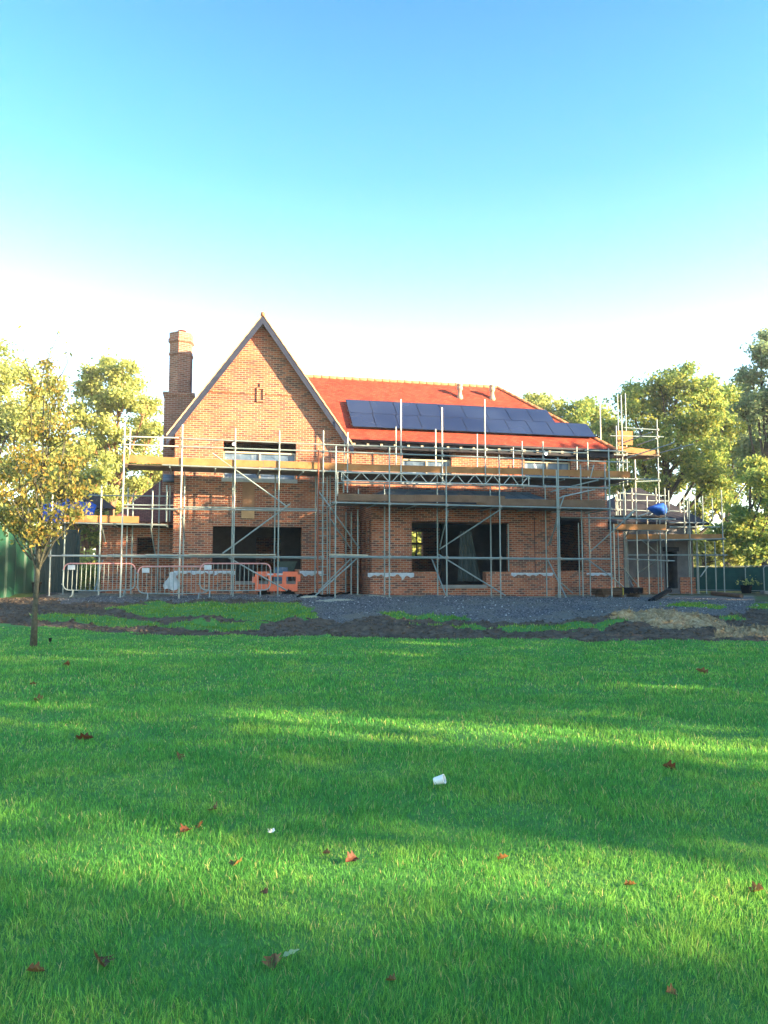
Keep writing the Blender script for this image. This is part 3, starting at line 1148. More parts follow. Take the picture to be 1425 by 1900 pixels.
# soldier course lintels
for (hl, v) in ((h_d1, 0), (b_all, BV)):
    mb = MB()
    n = int((hl[1] - hl[0] + .3) / .078)
    for k in range(n):
        u = hl[0] - .15 + k * .078
        mb.box((u, v - .006, hl[3] + .004), (u + .066, v + .003, hl[3] + .22))
    hb(mb, 'brick_lintel', 'brick', uv=True)


def sheet(u0, u1, z, v, drop, nm='damp_proof_sheet', axis='u', mat='white', par=None):
    """a crumpled strip of polythene lying over the plinth and hanging down its face"""
    n = max(4, int((u1 - u0) / .06))
    mb = MB()
    vs = []
    for k in range(n + 1):
        u = u0 + (u1 - u0) * k / n
        d = drop * (.8 + .5 * math.sin(k * .9 + u) * math.sin(k * .37 + 1)) + random.uniform(-.015, .015)
        w_ = random.uniform(-.012, .012)
        vs += [(u, v + .05, z + .016 + random.uniform(0, .012)), (u, v - .015 + w_ * .3, z + .02), (u, v - .03 + w_, z - d * .5), (u, v - .022 - w_, z - d)]
    fs = []
    for k in range(n):
        for j in range(3):
            a0 = k * 4 + j
            fs.append((a0, a0 + 4, a0 + 5, a0 + 1))
    mb.add(vs, fs)
    return mb.build(nm, M[mat], par or house, smooth=True)


for (x0, x1, y, v, dr) in ((682, 745, 1062, BV - .06, .12), (745, 768, 1062, BV - .06, .2), (948, 1026, 1063, BV - .06, .09), (1088, 1134, 1061, MW_V - .055, .09),
                           (322, 395, 1056, -.055, .10), (556, 600, 1056, -.055, .16), (398, 436, 1056, -.055, .12)):
    a, b = hp(x0, y, v), hp(x1, y, v)
    sheet(a[0], b[0], DPC + (.07 if v == -.055 else 0), v, dr)

# right-hand ground-floor corner that carries on past the upper wall
mb = MB().panel(MW_U1 + .003, 18.1, .15, 3.35, MW_V, MW_V + .3)
mb.panel(MW_V + .303, 4.5, .15, 3.35, 17.8, 18.1, axis='v')
hb(mb, 'return_wall', 'brick', uv=True)
mb = MB()
slab(mb, [(MW_U1 + .01, MW_V - .2, 3.45), (18.4, MW_V - .2, 3.40), (18.4, 4.6, 3.40), (MW_U1 + .01, 4.6, 3.45)])
hb(mb, 'flat_roof', 'lead')

# left extension with plum tiled roof
EXV = 1.0
ex_l = hp(188, 1040, EXV)[0]
ex_w = hole(254, 997, 286, 1028, EXV)
ex_z = hp(250, 968, EXV - .2)[2]
mb = MB().panel(ex_l, GAB_U0 - .003, .15, ex_z, EXV, EXV + .3, [ex_w])
mb.panel(EXV + .303, 6.5, .15, ex_z, ex_l, ex_l + .3, axis='v')
mb.panel(ex_l + .303, GAB_U0 - .003, .15, ex_z, 6.2, 6.5)
hb(mb, 'extension_wall', 'brick', uv=True)
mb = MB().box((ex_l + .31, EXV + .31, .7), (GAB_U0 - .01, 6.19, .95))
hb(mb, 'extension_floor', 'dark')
rt = hp(318, 884, 3.2)
er = hp(204, 955, EXV - .25)
mb = MB()
slab(mb, [(er[0], EXV - .3, ex_z + .02), (GAB_U0 - .01, EXV - .3, ex_z + .02), (GAB_U0 - .01, 3.4, rt[2]), (rt[0] - .25, 3.4, rt[2])])
slab(mb, [(er[0], EXV - .3, ex_z + .02), (er[0], 6.8, ex_z + .02), (rt[0] - .25, 3.4, rt[2])])
slab(mb, [(er[0], 6.8, ex_z + .02), (GAB_U0 - .01, 6.8, ex_z + .02), (GAB_U0 - .01, 3.4, rt[2]), (rt[0] - .25, 3.4, rt[2])])
ex_roof = hb(mb, 'extension_roof', 'old_tile', uv=True)
mb = MB().box((er[0] + .1, EXV - .3, ex_z - .2), (GAB_U0 - .01, EXV - .02, ex_z - .1))
hb(mb, 'eaves_box', 'fascia')
a = hp(301, 893, 2.2)
mb = MB()
for k in range(4):
    mb.path([(a[0] + .02, 2.2 + k * .1, a[2] + .04 + k * .09), (GAB_U0 - .02, 2.2 + k * .1, a[2] + .04 + k * .09)], .075, 10)
hb(mb, 'lead_flashing', 'lead', ex_roof, smooth=True)

# polythene hung inside the bay, just behind the door
a, b = hp(848, 985, -.4), hp(886, 1078, -.4)
mb = MB()
n = 26
vs = []
for k in range(n + 1):
    f = k / n
    for j in range(6):
        g = j / 5
        u = a[0] + (b[0] - a[0]) * (f * (.55 + .6 * g) + .15 * (1 - g))
        vs.append((u, -.4 + .05 * math.sin(k * 1.1) * (.4 + g), a[2] + (max(b[2], 1.0) - a[2]) * g))
fs = [(k * 6 + j, k * 6 + j + 1, k * 6 + j + 7, k * 6 + j + 6) for k in range(n) for j in range(5)]
mb.add(vs, fs)
M['curtain'] = noise_mat('grey_green_polythene', (.022, .034, .034), (.05, .068, .066), 2, .6)  # dull grey-green base colour for the hanging sheet
o = mb.build('polythene_curtain', M['curtain'], None, smooth=True)
o.location = (HO[0], HO[1], 0)
o.rotation_euler = (0, 0, AL)
tag(o, 'grey polythene curtain hanging in the dark doorway of the flat-roofed bay', 'plastic sheet')

# ------------------------------------------------------------------ blockwork outbuilding on the right
GV = 3.6
a, b = hp(1162, 1090, GV), hp(1288, 1090, GV)
gz0 = .3
g_e = hp(1225, 972, GV)[2]
g_d = hole(1233, 1023, 1258, 1092, GV)
out_u = (a[0] + b[0]) / 2
outb = thing('outbuilding', 'grey blockwork outbuilding with dark slate hipped roof and open doorway, beyond the brick house', 'outbuilding', h2w(out_u, GV, 0), AL)
OFF = (out_u, GV, 0)
mb = MB().panel(18.13, b[0], gz0, g_e, GV, GV + .25, [(g_d[0], g_d[1], g_d[2], g_d[3])])
mb.panel(GV + .253, GV + 5, gz0, g_e, b[0] - .25, b[0], axis='v')
mb.panel(18.13, b[0] - .253, gz0, g_e, GV + 4.75, GV + 5)
mb.panel(GV + 1.0, GV + 4.7, gz0, g_e, 18.2, 18.4, axis='v')
mb.build('wall', M['block'], outb, OFF)
ap = hp(1182, 905, GV + 2.6)
er_ = hp(1318, 985, GV - .3)
el_ = hp(1118, 968, GV - .3)
mb = MB()
slab(mb, [(el_[0], GV - .3, g_e + .05), (er_[0], GV - .3, g_e + .05), (ap[0] + .15, GV + 2.6, ap[2]), (ap[0] - .15, GV + 2.6, ap[2])])
slab(mb, [(er_[0], GV - .3, g_e + .05), (er_[0], GV + 5.5, g_e + .05), (ap[0] + .15, GV + 2.6, ap[2])])
slab(mb, [(el_[0], GV + 5.5, g_e + .05), (el_[0], GV - .3, g_e + .05), (ap[0] - .15, GV + 2.6, ap[2])])
slab(mb, [(er_[0], GV + 5.5, g_e + .05), (el_[0], GV + 5.5, g_e + .05), (ap[0] - .15, GV + 2.6, ap[2]), (ap[0] + .15, GV + 2.6, ap[2])])
mb.build('roof', M['slate'], outb, OFF, uv=True)
MB().panel(a[0] + .3, g_d[0] - .1, gz0, 1.35, GV - .05, GV - .003).build('plinth', M['brick'], outb, OFF, uv=True)
mb = MB().panel(g_d[1] + .1, b[0] + .05, gz0, 1.35, GV - .05, GV - .003)
mb.build('plinth', M['brick'], outb, OFF, uv=True)
MB().box((g_d[0] - .1, GV - .02, g_d[3] + .003), (g_d[1] + .1, GV + .1, g_d[3] + .2)).build('door_lintel', M['fascia'], outb, OFF)

# ------------------------------------------------------------------ scaffolding
TR = .0245


class Scaffold:
    def __init__(self, label, base_px, v):
        u, vv, z = hp(base_px[0], base_px[1], v)
        self.off = (u, v, 0)
        x, y, _ = h2w(u, v, 0)
        zb = gz(x, y)
        self.off = (u, v, zb)
        self.root = thing('scaffold', label, 'scaffold', (x, y, zb), AL, 'scaffolds round the house')
        self.std = []
        self.n = 0

    def tube(self, name, p, q2, mat='tube', r=TR):
        return MB().path([p, q2], r, 8).build(name, M[mat], self.root, self.off, smooth=False)

    def standard(self, px, pt_, v, pb=None, mat='tube', sole=False):
        u, _, zt2 = hp(px, pt_, v)
        if pb is None:
            x, y, _ = h2w(u, v, 0)
            zb = gz(x, y) - .02
        else:
            zb = hp(px, pb, v)[2]
        o = self.tube('standard', (u, v, zb), (u, v, zt2), mat)
        self.std.append((u, v, zb, zt2, o))
        if pb is None:
            bp = MB().box((u - .075, v - .075, zb + .02), (u + .075, v + .075, zb + .03))
            if sole:
                bp.box((u - .32, v - .11, zb - .03), (u + .32, v + .11, zb + .019))
            bp.build('base_plate', M['board_grey'] if sole else M['coupler'], o, self.off)
        return o

    def rail(self, x1, y1, x2, y2, v, name='ledger', mat='tube', v2=None, couple=True):
        a = hp(x1, y1, v)
        b = hp(x2, y2, v if v2 is None else v2)
        # tubes are clamped to the outer face of the standards
        d = -.05
        a = (a[0], a[1] + d, a[2])
        b = (b[0], b[1] + d, b[2])
        o = self.tube(name, a, b, mat)
        if couple and v2 is None:
            for (u, sv, zb, zt2, so) in self.std:
                if abs(sv - v) < .05 and min(a[0], b[0]) - .02 < u < max(a[0], b[0]) + .02:
                    z = a[2] + (b[2] - a[2]) * (u - a[0]) / (b[0] - a[0] + 1e-9)
                    if zb < z < zt2 + .02:
                        coupler(self, so, (u, v, z))
        return o

    def brace(self, x1, y1, v1, x2, y2, v2, mat='tube'):
        a, b = hp(x1, y1, v1), hp(x2, y2, v2)
        return self.tube('brace', (a[0], a[1] + .05, a[2]), (b[0], b[1] + .05, b[2]), mat)

    def toe(self, x1, y1, x2, y2, v, hgt, mat='board', name='toe_board'):
        a, b = hp(x1, y1, v), hp(x2, y2, v)
        mb = MB()
        n = max(1, round(abs(b[0] - a[0]) / 3.4))
        A, B = Vector(a), Vector(b)
        for k in range(n):
            p = A.lerp(B, k / n)
            q2 = A.lerp(B, (k + .997) / n)
            dz = .012 * (k % 2)
            mb.obox(p + Vector((0, .05 + .006 * (k % 3), -hgt / 2 + dz)), q2 + Vector((0, .05 + .006 * (k % 3), -hgt / 2 + dz)), .038, hgt)
        return mb.build(name, M[mat], self.root, self.off)

    def deck(self, x1, y1, x2, y2, v0, v1, mat='deck'):
        a, b = hp(x1, y1, v0), hp(x2, y2, v0)
        mb = MB()
        n = max(2, int(abs(v1 - v0) / .235))
        for k in range(n):
            v = v0 + (v1 - v0) * (k + .5) / n
            da = random.uniform(-.12, .12)
            mb.obox((a[0] + da, v, a[2] + random.uniform(0, .012)), (b[0] + random.uniform(-.12, .12), v, b[2] + random.uniform(0, .012)), .225, .038)
        o = mb.build('deck', M[mat], self.root, self.off)
        m = max(2, int(abs(b[0] - a[0]) / 1.25))
        for k in range(m + 1):
            f = k / m
            u, z = a[0] + (b[0] - a[0]) * f, a[2] + (b[2] - a[2]) * f - .055
            self.tube('transom', (u, v0 - .12, z), (u, v1 + .1, z))
        return o


coup_me = None


def coupler(S, par, p):
    global coup_me
    if coup_me is None:
        mb = MB().box((-.045, -.085, -.04), (.045, .035, .04))
        mb.path([(-.075, -.05, .0), (-.03, -.05, .0)], .012, 6)
        mb.box((-.012, -.1, -.05), (.014, -.05, .052))
        o = mb.build('coupler', M['coupler'], par)
        coup_me = o.data
    else:
        o = bpy.data.objects.new('coupler', coup_me)
        COL.objects.link(o)
        o.parent = par
    o.location = (p[0] - S.off[0], p[1] - S.off[1], p[2] - S.off[2])


# --- along the gable
S = Scaffold('tall galvanised scaffold across the brick gable, in front of the steep triangle', (430, 1093), -1.7)
V0, V1 = -1.7, -.45
for a in ((232, 784, V0), (338.7, 788, V0), (437, 795, V0), (518.6, 799, V0), (600, 799, V0)):
    S.standard(*a, mat='tube_pale' if a[0] < 350 else 'tube')
for a in ((343, 876, V1), (432.5, 872, V1), (511, 874, V1), (586, 874, V1)):
    S.standard(*a)
S.standard(242, 794, V1, 850, 'tube_pale')
S.standard(591, 835, V0 - .07, None, 'rust')
S.standard(613, 836, V1 - .2)
S.standard(613.5, 836, V1 - .26, 860, 'rust')
S.rail(232, 810.5, 332, 813, V0, 'guard_rail', 'tube_pale')
S.rail(336, 814, 648, 827, V0, 'guard_rail')
S.rail(231, 825, 332, 829, V0, 'guard_rail', 'tube_pale')
S.rail(336, 829, 660, 840, V0, 'guard_rail')
S.brace(231, 810, V0, 244, 818, V1, 'tube_pale')
S.brace(230, 826, V0, 252, 843, V1, 'tube_pale')
S.rail(301, 863, 640, 876, V0)
S.rail(280, 944, 595, 948, V0)
S.rail(200, 1030, 600, 1034, V0)
S.rail(350, 1029, 512, 1029.5, V0 - .06, 'ledger', 'cream', couple=False)
S.rail(343, 1033, 592, 1036, V1)
S.rail(343, 941, 592, 945, V1)
S.toe(240, 844.5, 331, 849, V0, .235, 'board')
S.toe(331, 849, 640, 860, V0, .235, 'board')
S.deck(229, 861, 640, 876, V0 + .1, V1 + .2)
a, b = hp(228, 843, V0), hp(228, 845, V1)
MB().obox((a[0], V0, a[2] - .12), (a[0], V1, a[2] - .12), .035, .235).build('toe_board', M['board'], S.root, S.off)
S.brace(394.7, 841, V0, 533, 940, V0)
S.brace(538.7, 934.7, V0, 413, 1027, V0)
S.brace(424, 1034.7, V0, 533, 1096, V0)
S.brace(338, 960, V0, 343, 1000, V1)
scaf_gable = S

# --- across the bay and the main wing
S = Scaffold('galvanised scaffold over the flat-roofed bay with a zigzag lattice girder', (828, 1105), -2.9)
VO, VI, VF, VR = -2.9, -1.55, -1.7, -.3
for a in ((623.2, 828, VO), (722.5, 830, VO), (827.7, 856, VO), (926, 844, VO), (1035, 849, VO), (1129, 832, VO)):
    S.standard(*a, sole=a[0] > 1000)
S.standard(1032.5, 872, VO - .0, None)
S.standard(626.3, 876, VO + .08, 920, 'tube_pale')
for a in ((713.4, 897, VI), (811, 881, VI), (909.4, 897, VI), (1011.3, 899, VI)):
    S.standard(*a)
S.standard(942.7, 972, BV - .08, 1060)
for a in ((645, 802, VF, 914), (637.6, 876, VI, 914), (743.8, 741, VF, 896), (820, 756, VF, 898), (899, 741, VF, 900), (968.3, 818.6, VF, 906), (1007, 819, VF, 906)):
    S.standard(*a, mat='tube_pale' if a[0] in (743.8, 820) else 'tube')
for a in ((734.5, 792, VR, 863), (808, 796, VR, 867), (885, 805, VR, 868), (952, 830, VR, 870), (1069.8, 829, VR, 874), (639.3, 816, VR, 858)):
    S.standard(*a)
S.standard(1077, 862, -2.0, None, sole=True)
S.standard(1089.8, 821, -.6, None, sole=True)
S.standard(1073, 970, -.2, None, sole=True)
S.standard(1122, 860, VF, 928)
S.standard(665, 907, VI, 920)
for a in ((636, 950, .35), (642, 950, -.1), (652, 950, -.9), (664, 945, -1.5)):
    S.standard(*a)
S.rail(645, 826.5, 1090, 841, VF, 'guard_rail')
S.rail(1084, 836, 1160, 838, VF, 'guard_rail')
S.rail(660, 840, 1165, 858.5, VF, 'guard_rail')
S.rail(577, 874, 1167, 890, VF)
S.rail(626, 896, 1132, 906, VF)
S.rail(615, 932.5, 1132, 944.5, VO)
S.rail(610, 1029, 682, 1030.5, VO, mat='cream', couple=False)
S.rail(610, 1032, 1132, 1037.5, VO)
S.rail(612, 1034, 1090, 1038.5, VI)
S.rail(1040, 960, 1240, 963.5, VI, couple=False)
S.toe(640, 860, 1171, 885.5 - 11, VF, .235, 'board')
S.deck(640, 876, 1168, 891, VF + .1, VR + .9)
S.toe(627, 915.5, 905, 920.5, VO, .235, 'board_grey')
S.toe(885, 924, 1124, 928.5, VO + .06, .235, 'board_grey')
S.toe(850, 918, 938, 920, VO + .12, .2, 'board_grey')
S.deck(622, 930, 1128, 943, VO + .1, VI + .35)
# lattice girder
mb = MB()
a, b = hp(633, 877.5, VF), hp(979, 884.5, VF)
c, d = hp(633, 892, VF), hp(979, 901, VF)
A, B, C_, D = (Vector((p[0], p[1] - .1, p[2])) for p in (a, b, c, d))
mb.path([C_, D], TR, 8)
mb.path([A, B], TR * .9, 8)
n = 20
for k in range(n):
    f0, f1, f2 = (k + .06) / n, (k + .48) / n, (k + .94) / n
    if k % 2 == 0:
        mb.path([A.lerp(B, f0), C_.lerp(D, f2 - .1 / n)], .016, 6)
    else:
        mb.path([C_.lerp(D, f0 + .1 / n), A.lerp(B, f2)], .016, 6)
mb.path([A, C_], .018, 6)
mb.path([B, D], .018, 6)
mb.build('lattice_girder', M['tube_pale'], S.root, S.off)
for a in ((614, 942, VO, 667, 1017, VI), (614, 964, VO, 652.6, 1020, -.9), (585, 1105.6, VO, 664, 1035, VI), (587, 1101, VI, 651, 1037, -.9), (592, 912, V0, 613, 940, VO),
          (933, 943, VO, 815.6, 1019.5, VI), (811.8, 1027, VI, 939, 1105, VO), (801.8, 1036.5, VI, 828, 1104, VO), (832.6, 948, VO, 817, 1014, VI),
          (1018, 1039.6, VI, 1053, 1111, VO), (1042.5, 1082, -2.4, 1063.5, 1100, -1.6), (1034.7, 961, VO, 1022, 1010, VI), (1038, 964, VO, 1018, 1012, VI),
          (1097, 1023, -1.6, 1180, 947, -2.4), (1091.6, 1038, -1.6, 1133.7, 1069, VO), (1133, 1068, -2.0, 1158, 1089, -1.0),
          (1023, 912, VI, 1111.5, 890, VF), (1048, 920.5, VO, 1105, 908, VF), (1048, 920, VO, 1039, 944, VO), (1035, 926, VO, 1048, 920, VO), (1096, 888, VF, 1103, 862, VF)):
    S.brace(*a)
scaf_bay = S

# --- low scaffold on the left, round the extension
S = Scaffold('low scaffold with one orange toe board round the plum-roofed extension left of the gable', (180, 1095), -.3)
VL, VK = -.3, .6
for a in ((97.5, 918, VL), (188.8, 900, VL), (283.5, 909, VL, 979), (310, 900, VL, 968)):
    S.standard(*a, mat='tube_pale' if a[0] < 200 else 'tube')
for a in ((121, 968, VK), (238, 905, VK), (247.5, 915, VK), (296.6, 894, VK), (316, 902, VK, 968)):
    S.standard(*a)
S.standard(183, 1040, VL - .1, 1096)
S.rail(150, 919, 317, 921, VK)
S.rail(227, 937, 322, 938, VL)
S.rail(227, 943, 330, 946, VL)
S.rail(119.5, 970, 310, 974.6, VL)
S.rail(80, 1031, 212, 1032, VL, mat='tube_pale')
S.rail(205, 1032.5, 340, 1035, VL)
S.rail(115, 1030, 340, 1033, VK)
S.rail(270, 1029.3, 352, 1030, VL - .06, mat='cream', couple=False)
S.toe(118, 955.5, 181, 956, VL, .235, 'board')
S.toe(181, 956, 258, 958, VL + .03, .235, 'board')
S.deck(112, 968.5, 310, 973.5, VL + .1, VK + .15)
S.brace(279, 975, VL, 288, 1030, VK)
S.brace(188, 975, VL, 195, 1005, VK)
S.brace(176, 1095, VL, 190, 1040, VK)

# --- right end, beyond the main wing
S = Scaffold('tangle of tall scaffold bays right of the house, round the grey outbuilding', (1207, 1089), 2.4)
VA, VB, VC = 1.2, 2.4, 3.2
for a in ((1152, 733, VA), (1218.6, 778, VB), (1145.5, 732, VC + 2, 900), (1160, 730, VC + 2, 900), (1178, 853, VA), (1233, 905, VA), (1200, 920, VB), (1216.5, 905, VC), (1159, 907, VB), (1277.5, 916, VB), (1338, 909, VB)):
    S.standard(*a, mat='tube_pale' if a[0] in (1178, 1200) else 'tube')
S.standard(1138.5, 972, VA - .7, None, 'tube_pale')
S.standard(1146, 965, VA - .3)
S.standard(1164, 998, VC)
S.standard(1113, 745, 6.5, 830, 'tube_pale')
S.standard(1143, 790, VA + .4, 900)
for a in ((1145, 910, VC, 960), (1172, 905, VC, 960), (1142, 915, VC, 958), (1150, 915, VC + .5, 958), (1268, 913, VC, 990), (1274.5, 930, VC + .4), (1289, 920, VC), (1303, 920, VC, 978), (1321, 925, VC, 968), (1261, 930, VC, 950), (1240, 910, VC + 1, 950)):
    S.standard(*a)
for a in ((1326, 1005, VB), (1308, 1005, VB + .6), (1294, 1005, VC)):
    S.standard(*a)
for a in ((1156, 794, 1221, 798, VB), (1131, 809, 1230, 811, VB), (1131, 844, 1163, 845, VA), (1130, 857, 1167, 858, VA), (1131, 888, 1224, 890, VA), (1178, 894, 1224, 892, VB),
          (1132, 1036, 1250, 1041, VA), (1160, 1030, 1348, 1030, VB), (1130, 962, 1252, 963.5, VA), (1241, 970, 1309, 970, VC), (1241, 978, 1334, 978, VC), (1241, 948, 1276, 950, VC),
          (1160, 1003, 1345, 1000, VB), (1138, 983.5, 1240, 984, VA), (1145, 915, 1235, 920, VC), (1140, 928, 1240, 930, VC), (1132, 945, 1240, 950, VC)):
    S.rail(*a)
S.toe(1148, 827, 1224, 836, VB, .25, 'board')
S.deck(1131, 842, 1222, 845, VA + .1, VB)
a, b = hp(1146, 799, VC), hp(1174, 826, VC)
MB().obox((a[0], VC, (a[2] + b[2]) / 2), (b[0], VC, (a[2] + b[2]) / 2), .03, a[2] - b[2]).build('toe_board', M['board'], S.root, S.off)
S.toe(1138, 972, 1237, 973, VA - .5, .235, 'board')
S.deck(1136, 957, 1235, 958, VA + .1, VB)
S.toe(1162, 991, 1345, 991, VB, .22, 'board')
S.deck(1160, 1001, 1340, 999, VB + .1, VC + .3)
for a in ((1155, 822, VB, 1212, 801, VA), (1183, 826, VB, 1219, 813, VA), (1164.5, 849, VA, 1253, 821, VA - 1), (1221, 841, VB, 1288, 823.5, VA), (1159, 964, VA, 1180, 943, VA),
          (1150, 1044, VA, 1188, 1090, VB), (1162, 1064, VB, 1176, 1088, VA), (1187, 998, VB, 1220, 1025, VC), (1186, 1063, VC, 1218, 1040, VB), (1175, 972, VA, 1149, 1020, VB), (1185, 958, VA, 1222, 945, VB), (1205, 958, VB, 1218, 947, VC),
          (1301, 1070, VB, 1315, 1050, VC)):
    S.brace(*a)

# ladder
a, b = hp(594, 1089, -1.25), hp(603, 1089, -1.25)
zt2 = hp(598, 884, -1.05)[2]
lx, ly, _ = h2w((a[0] + b[0]) / 2, -1.25, 0)
lz = gz(lx, ly)
lad = thing('ladder', 'steel ladder standing upright between the gable scaffold and the bay scaffold', 'ladder', (lx, ly, lz), AL)
hl = zt2 - lz
for s in (-1, 1):
    MB().path([(s * .17, 0, 0), (s * .17, .22, hl)], .022, 8).build('stile', M['tube'], lad)
nr = int(hl / .27)
r0 = MB().path([(-.17, 0, 0), (.17, 0, 0)], .014, 6).build('rung', M['tube'], lad)
for k in range(nr):
    o = r0 if k == 0 else r0.copy()
    if k:
        COL.objects.link(o)
    z = .2 + k * .27
    o.location = (0, .22 * z / hl, z)

# work lamps clamped to the scaffold
m, nt, b_ = new_mat('lamp_lens')
b_.inputs['Base Color'].default_value = (.9, .88, .8, 1)
b_.inputs['Emission Color'].default_value = (1, .95, .8, 1)
b_.inputs['Emission Strength'].default_value = 1.2
M['lens'] = m
for (px, py, v, lb) in ((434, 825, -1.8, 'small white work lamp clamped to a pole in front of the gable window'), (1012, 843, -1.8, 'small white work lamp clamped to a pole by the farther upstairs window')):
    u, v, z = hp(px, py, v)
    t = thing('work_lamp', lb, 'lamp', h2w(u, v, z), AL, 'work lamps on the scaffold')
    MB().lathe([(.03, -.07), (.055, -.03), (.06, .05)], (0, 0, 0), 10).build('housing', M['coupler'], t)
    MB().lathe([(.052, .051), (.05, .075), (.02, .09)], (0, 0, 0), 10).build('lens', M['lens'], t)
    for ch in t.children:
        ch.rotation_euler = (R(80), 0, 0)

# ------------------------------------------------------------------ pedestrian barriers
PB = {}
BAR_Y = 24.9


def barrier(label, x0, x1, ybot, lean=0):
    pa_, pb2 = at(x0, 1100, BAR_Y), at(x1, 1100, BAR_Y + .25)
    xa, ya, xb, yb = pa_[0], pa_[1], pb2[0], pb2[1]
    L_ = 2.25
    c = Vector(((xa + xb) / 2, (ya + yb) / 2, 0))
    c.z = gz(c.x, c.y)
    rz = math.atan2(yb - ya, xb - xa)
    if not PB:
        t = thing('crowd_barrier', label, 'barrier', c, rz, 'steel barriers in front of the gable')
        H_, z0, r = 1.08, .22, .2
        hw = L_ / 2

        def arc(cx, cz, a0, a1):
            return [(cx + r * math.cos(R(a0 + (a1 - a0) * k / 6)), 0, cz + r * math.sin(R(a0 + (a1 - a0) * k / 6))) for k in range(7)]
        lo = [(hw, 0, H_ - r)] + arc(hw - r, z0 + r, 0, -90) + [(0, 0, z0 - .02)] + arc(-hw + r, z0 + r, -90, -180) + [(-hw, 0, H_ - r)]
        up = [(hw, 0, H_ - r)] + arc(hw - r, H_ - r, 0, 90) + arc(-hw + r, H_ - r, 90, 180) + [(-hw, 0, H_ - r)]
        MB().path(lo, .021, 8).build('frame', M['tube'], t)
        MB().path(up, .0215, 8).build('top_rail', M['red_rail'], t)
        bar = MB().path([(0, 0, z0), (0, 0, H_)], .009, 6).build('upright_bar', M['tube'], t)
        nb = 15
        for k in range(nb):
            o = bar if k == 0 else bar.copy()
            if k:
                COL.objects.link(o)
            o.location = (-hw + .14 + (L_ - .28) * k / (nb - 1), 0, 0)
        for s in (-1, 1):
            MB().path([(s * (hw - .32), 0, z0), (s * (hw - .32), -.12, .02), (s * (hw - .32), -.3, .0)], .019, 8).path([(s * (hw - .32), 0, z0), (s * (hw - .32), .12, .02), (s * (hw - .32), .3, .0)], .019, 8).build('foot', M['tube'], t)
        MB().box((-hw + .13, -.02, H_ - .2), (-hw + .36, -.012, H_ - .05)).build('plate', M['white'], t)
        for z in (.4, .85):
            MB().box((-hw - .05, -.01, z), (-hw, .01, z + .03)).build('hook', M['tube'], t)
        PB['t'] = t
    else:
        t = dup(PB['t'], c, rz, label)
    t.rotation_euler = (lean, 0, rz)
    return t


barrier('steel crowd barrier farthest left, in front of the extension', 112, 253, 1099, R(-3))
barrier('steel crowd barrier in the middle of the row, with a plastic scrap behind it', 255, 388, 1098, R(2))
barrier('steel crowd barrier nearest the orange barrier, at the end of its row', 370, 502, 1097, R(-1))

# orange barrier
obu = hp(513, 1070, -.75)[0]
xa, ya, _ = h2w(obu, -.75, 0)
ob = thing('plastic_barrier', 'low orange plastic barrier with dark holes and white reflectors below the open doorway', 'barrier', (xa, ya, gz(xa, ya)), AL)
W2 = .74
mb = MB().panel(-W2, W2, .12, .80, -.03, .03, [(-.62, -.28, .36, .62), (-.16, .2, .36, .62), (.34, .68, .36, .62), (-.25, .22, .74, .81), (-.30, -.24, .12, .2), (.4, .46, .12, .2)])
mb.box((W2 + .001, -.025, .45), (W2 + .1, .025, .70)).box((-W2 - .1, -.025, .42), (-W2 - .001, .025, .62))
mb.box((-W2, -.05, .30), (W2, -.031, .35)).box((-W2, -.05, .635), (W2, -.031, .66))
mb.build('barrier_body', M['orange'], ob)
for u in (-.2, .12):
    MB().box((u - .12, -.036, .675), (u + .09, -.032, .735)).build('reflector', M['white'], ob)
for s in (-.42, .42):
    MB().prism([(s - .2, -.22, 0), (s + .2, -.22, 0), (s + .2, .22, 0), (s - .2, .22, 0)], (0, 0, .09)).box((s - .1, -.06, .09), (s + .1, .06, .15)).build('foot', M['rubber'], ob)

# mixer tub and board seen in the dark doorway
u, v, z = hp(532, 1040, 1.2)
tb = thing('mixing_tub', 'dull green mixing tub on legs inside the dark ground-floor opening of the gable', 'tub', h2w(u, 1.3, .97), AL)
mb = MB()
bt = [(-.22, -.2, .55), (.22, -.2, .55), (.22, .2, .55), (-.22, .2, .55)]
tp = [(-.36, -.3, .98), (.36, -.3, .98), (.36, .3, .98), (-.36, .3, .98)]
mb.add(bt + tp, [(3, 2, 1, 0), (0, 1, 5, 4), (1, 2, 6, 5), (2, 3, 7, 6), (3, 0, 4, 7)])
for i in range(4):
    mb.obox(tp[i], tp[(i + 1) % 4], .04, .04)
M['dullgreen'] = noise_mat('dull_green_paint', (.05, .09, .08), (.09, .13, .11), 5, .6)
mb.build('bowl', M['dullgreen'], tb)
for sx in (-1, 1):
    for sy in (-1, 1):
        MB().path([(sx * .2, sy * .18, .55), (sx * .3, sy * .25, 0)], .022, 6).build('leg', M['coupler'], tb)
u, v, z = hp(535, 1045, .7)
MB_ = MB().obox((u - .25, .75, .98), (u - .25, 1.0, 1.75), .52, .02, up=(0, 1, 0))
o = MB_.build('plasterboard', M['poly'])
o.location = (HO[0], HO[1], 0)
o.rotation_euler = (0, 0, AL)
tag(o, 'pale grey board leaning inside the gable opening, in front of the green tub', 'board')

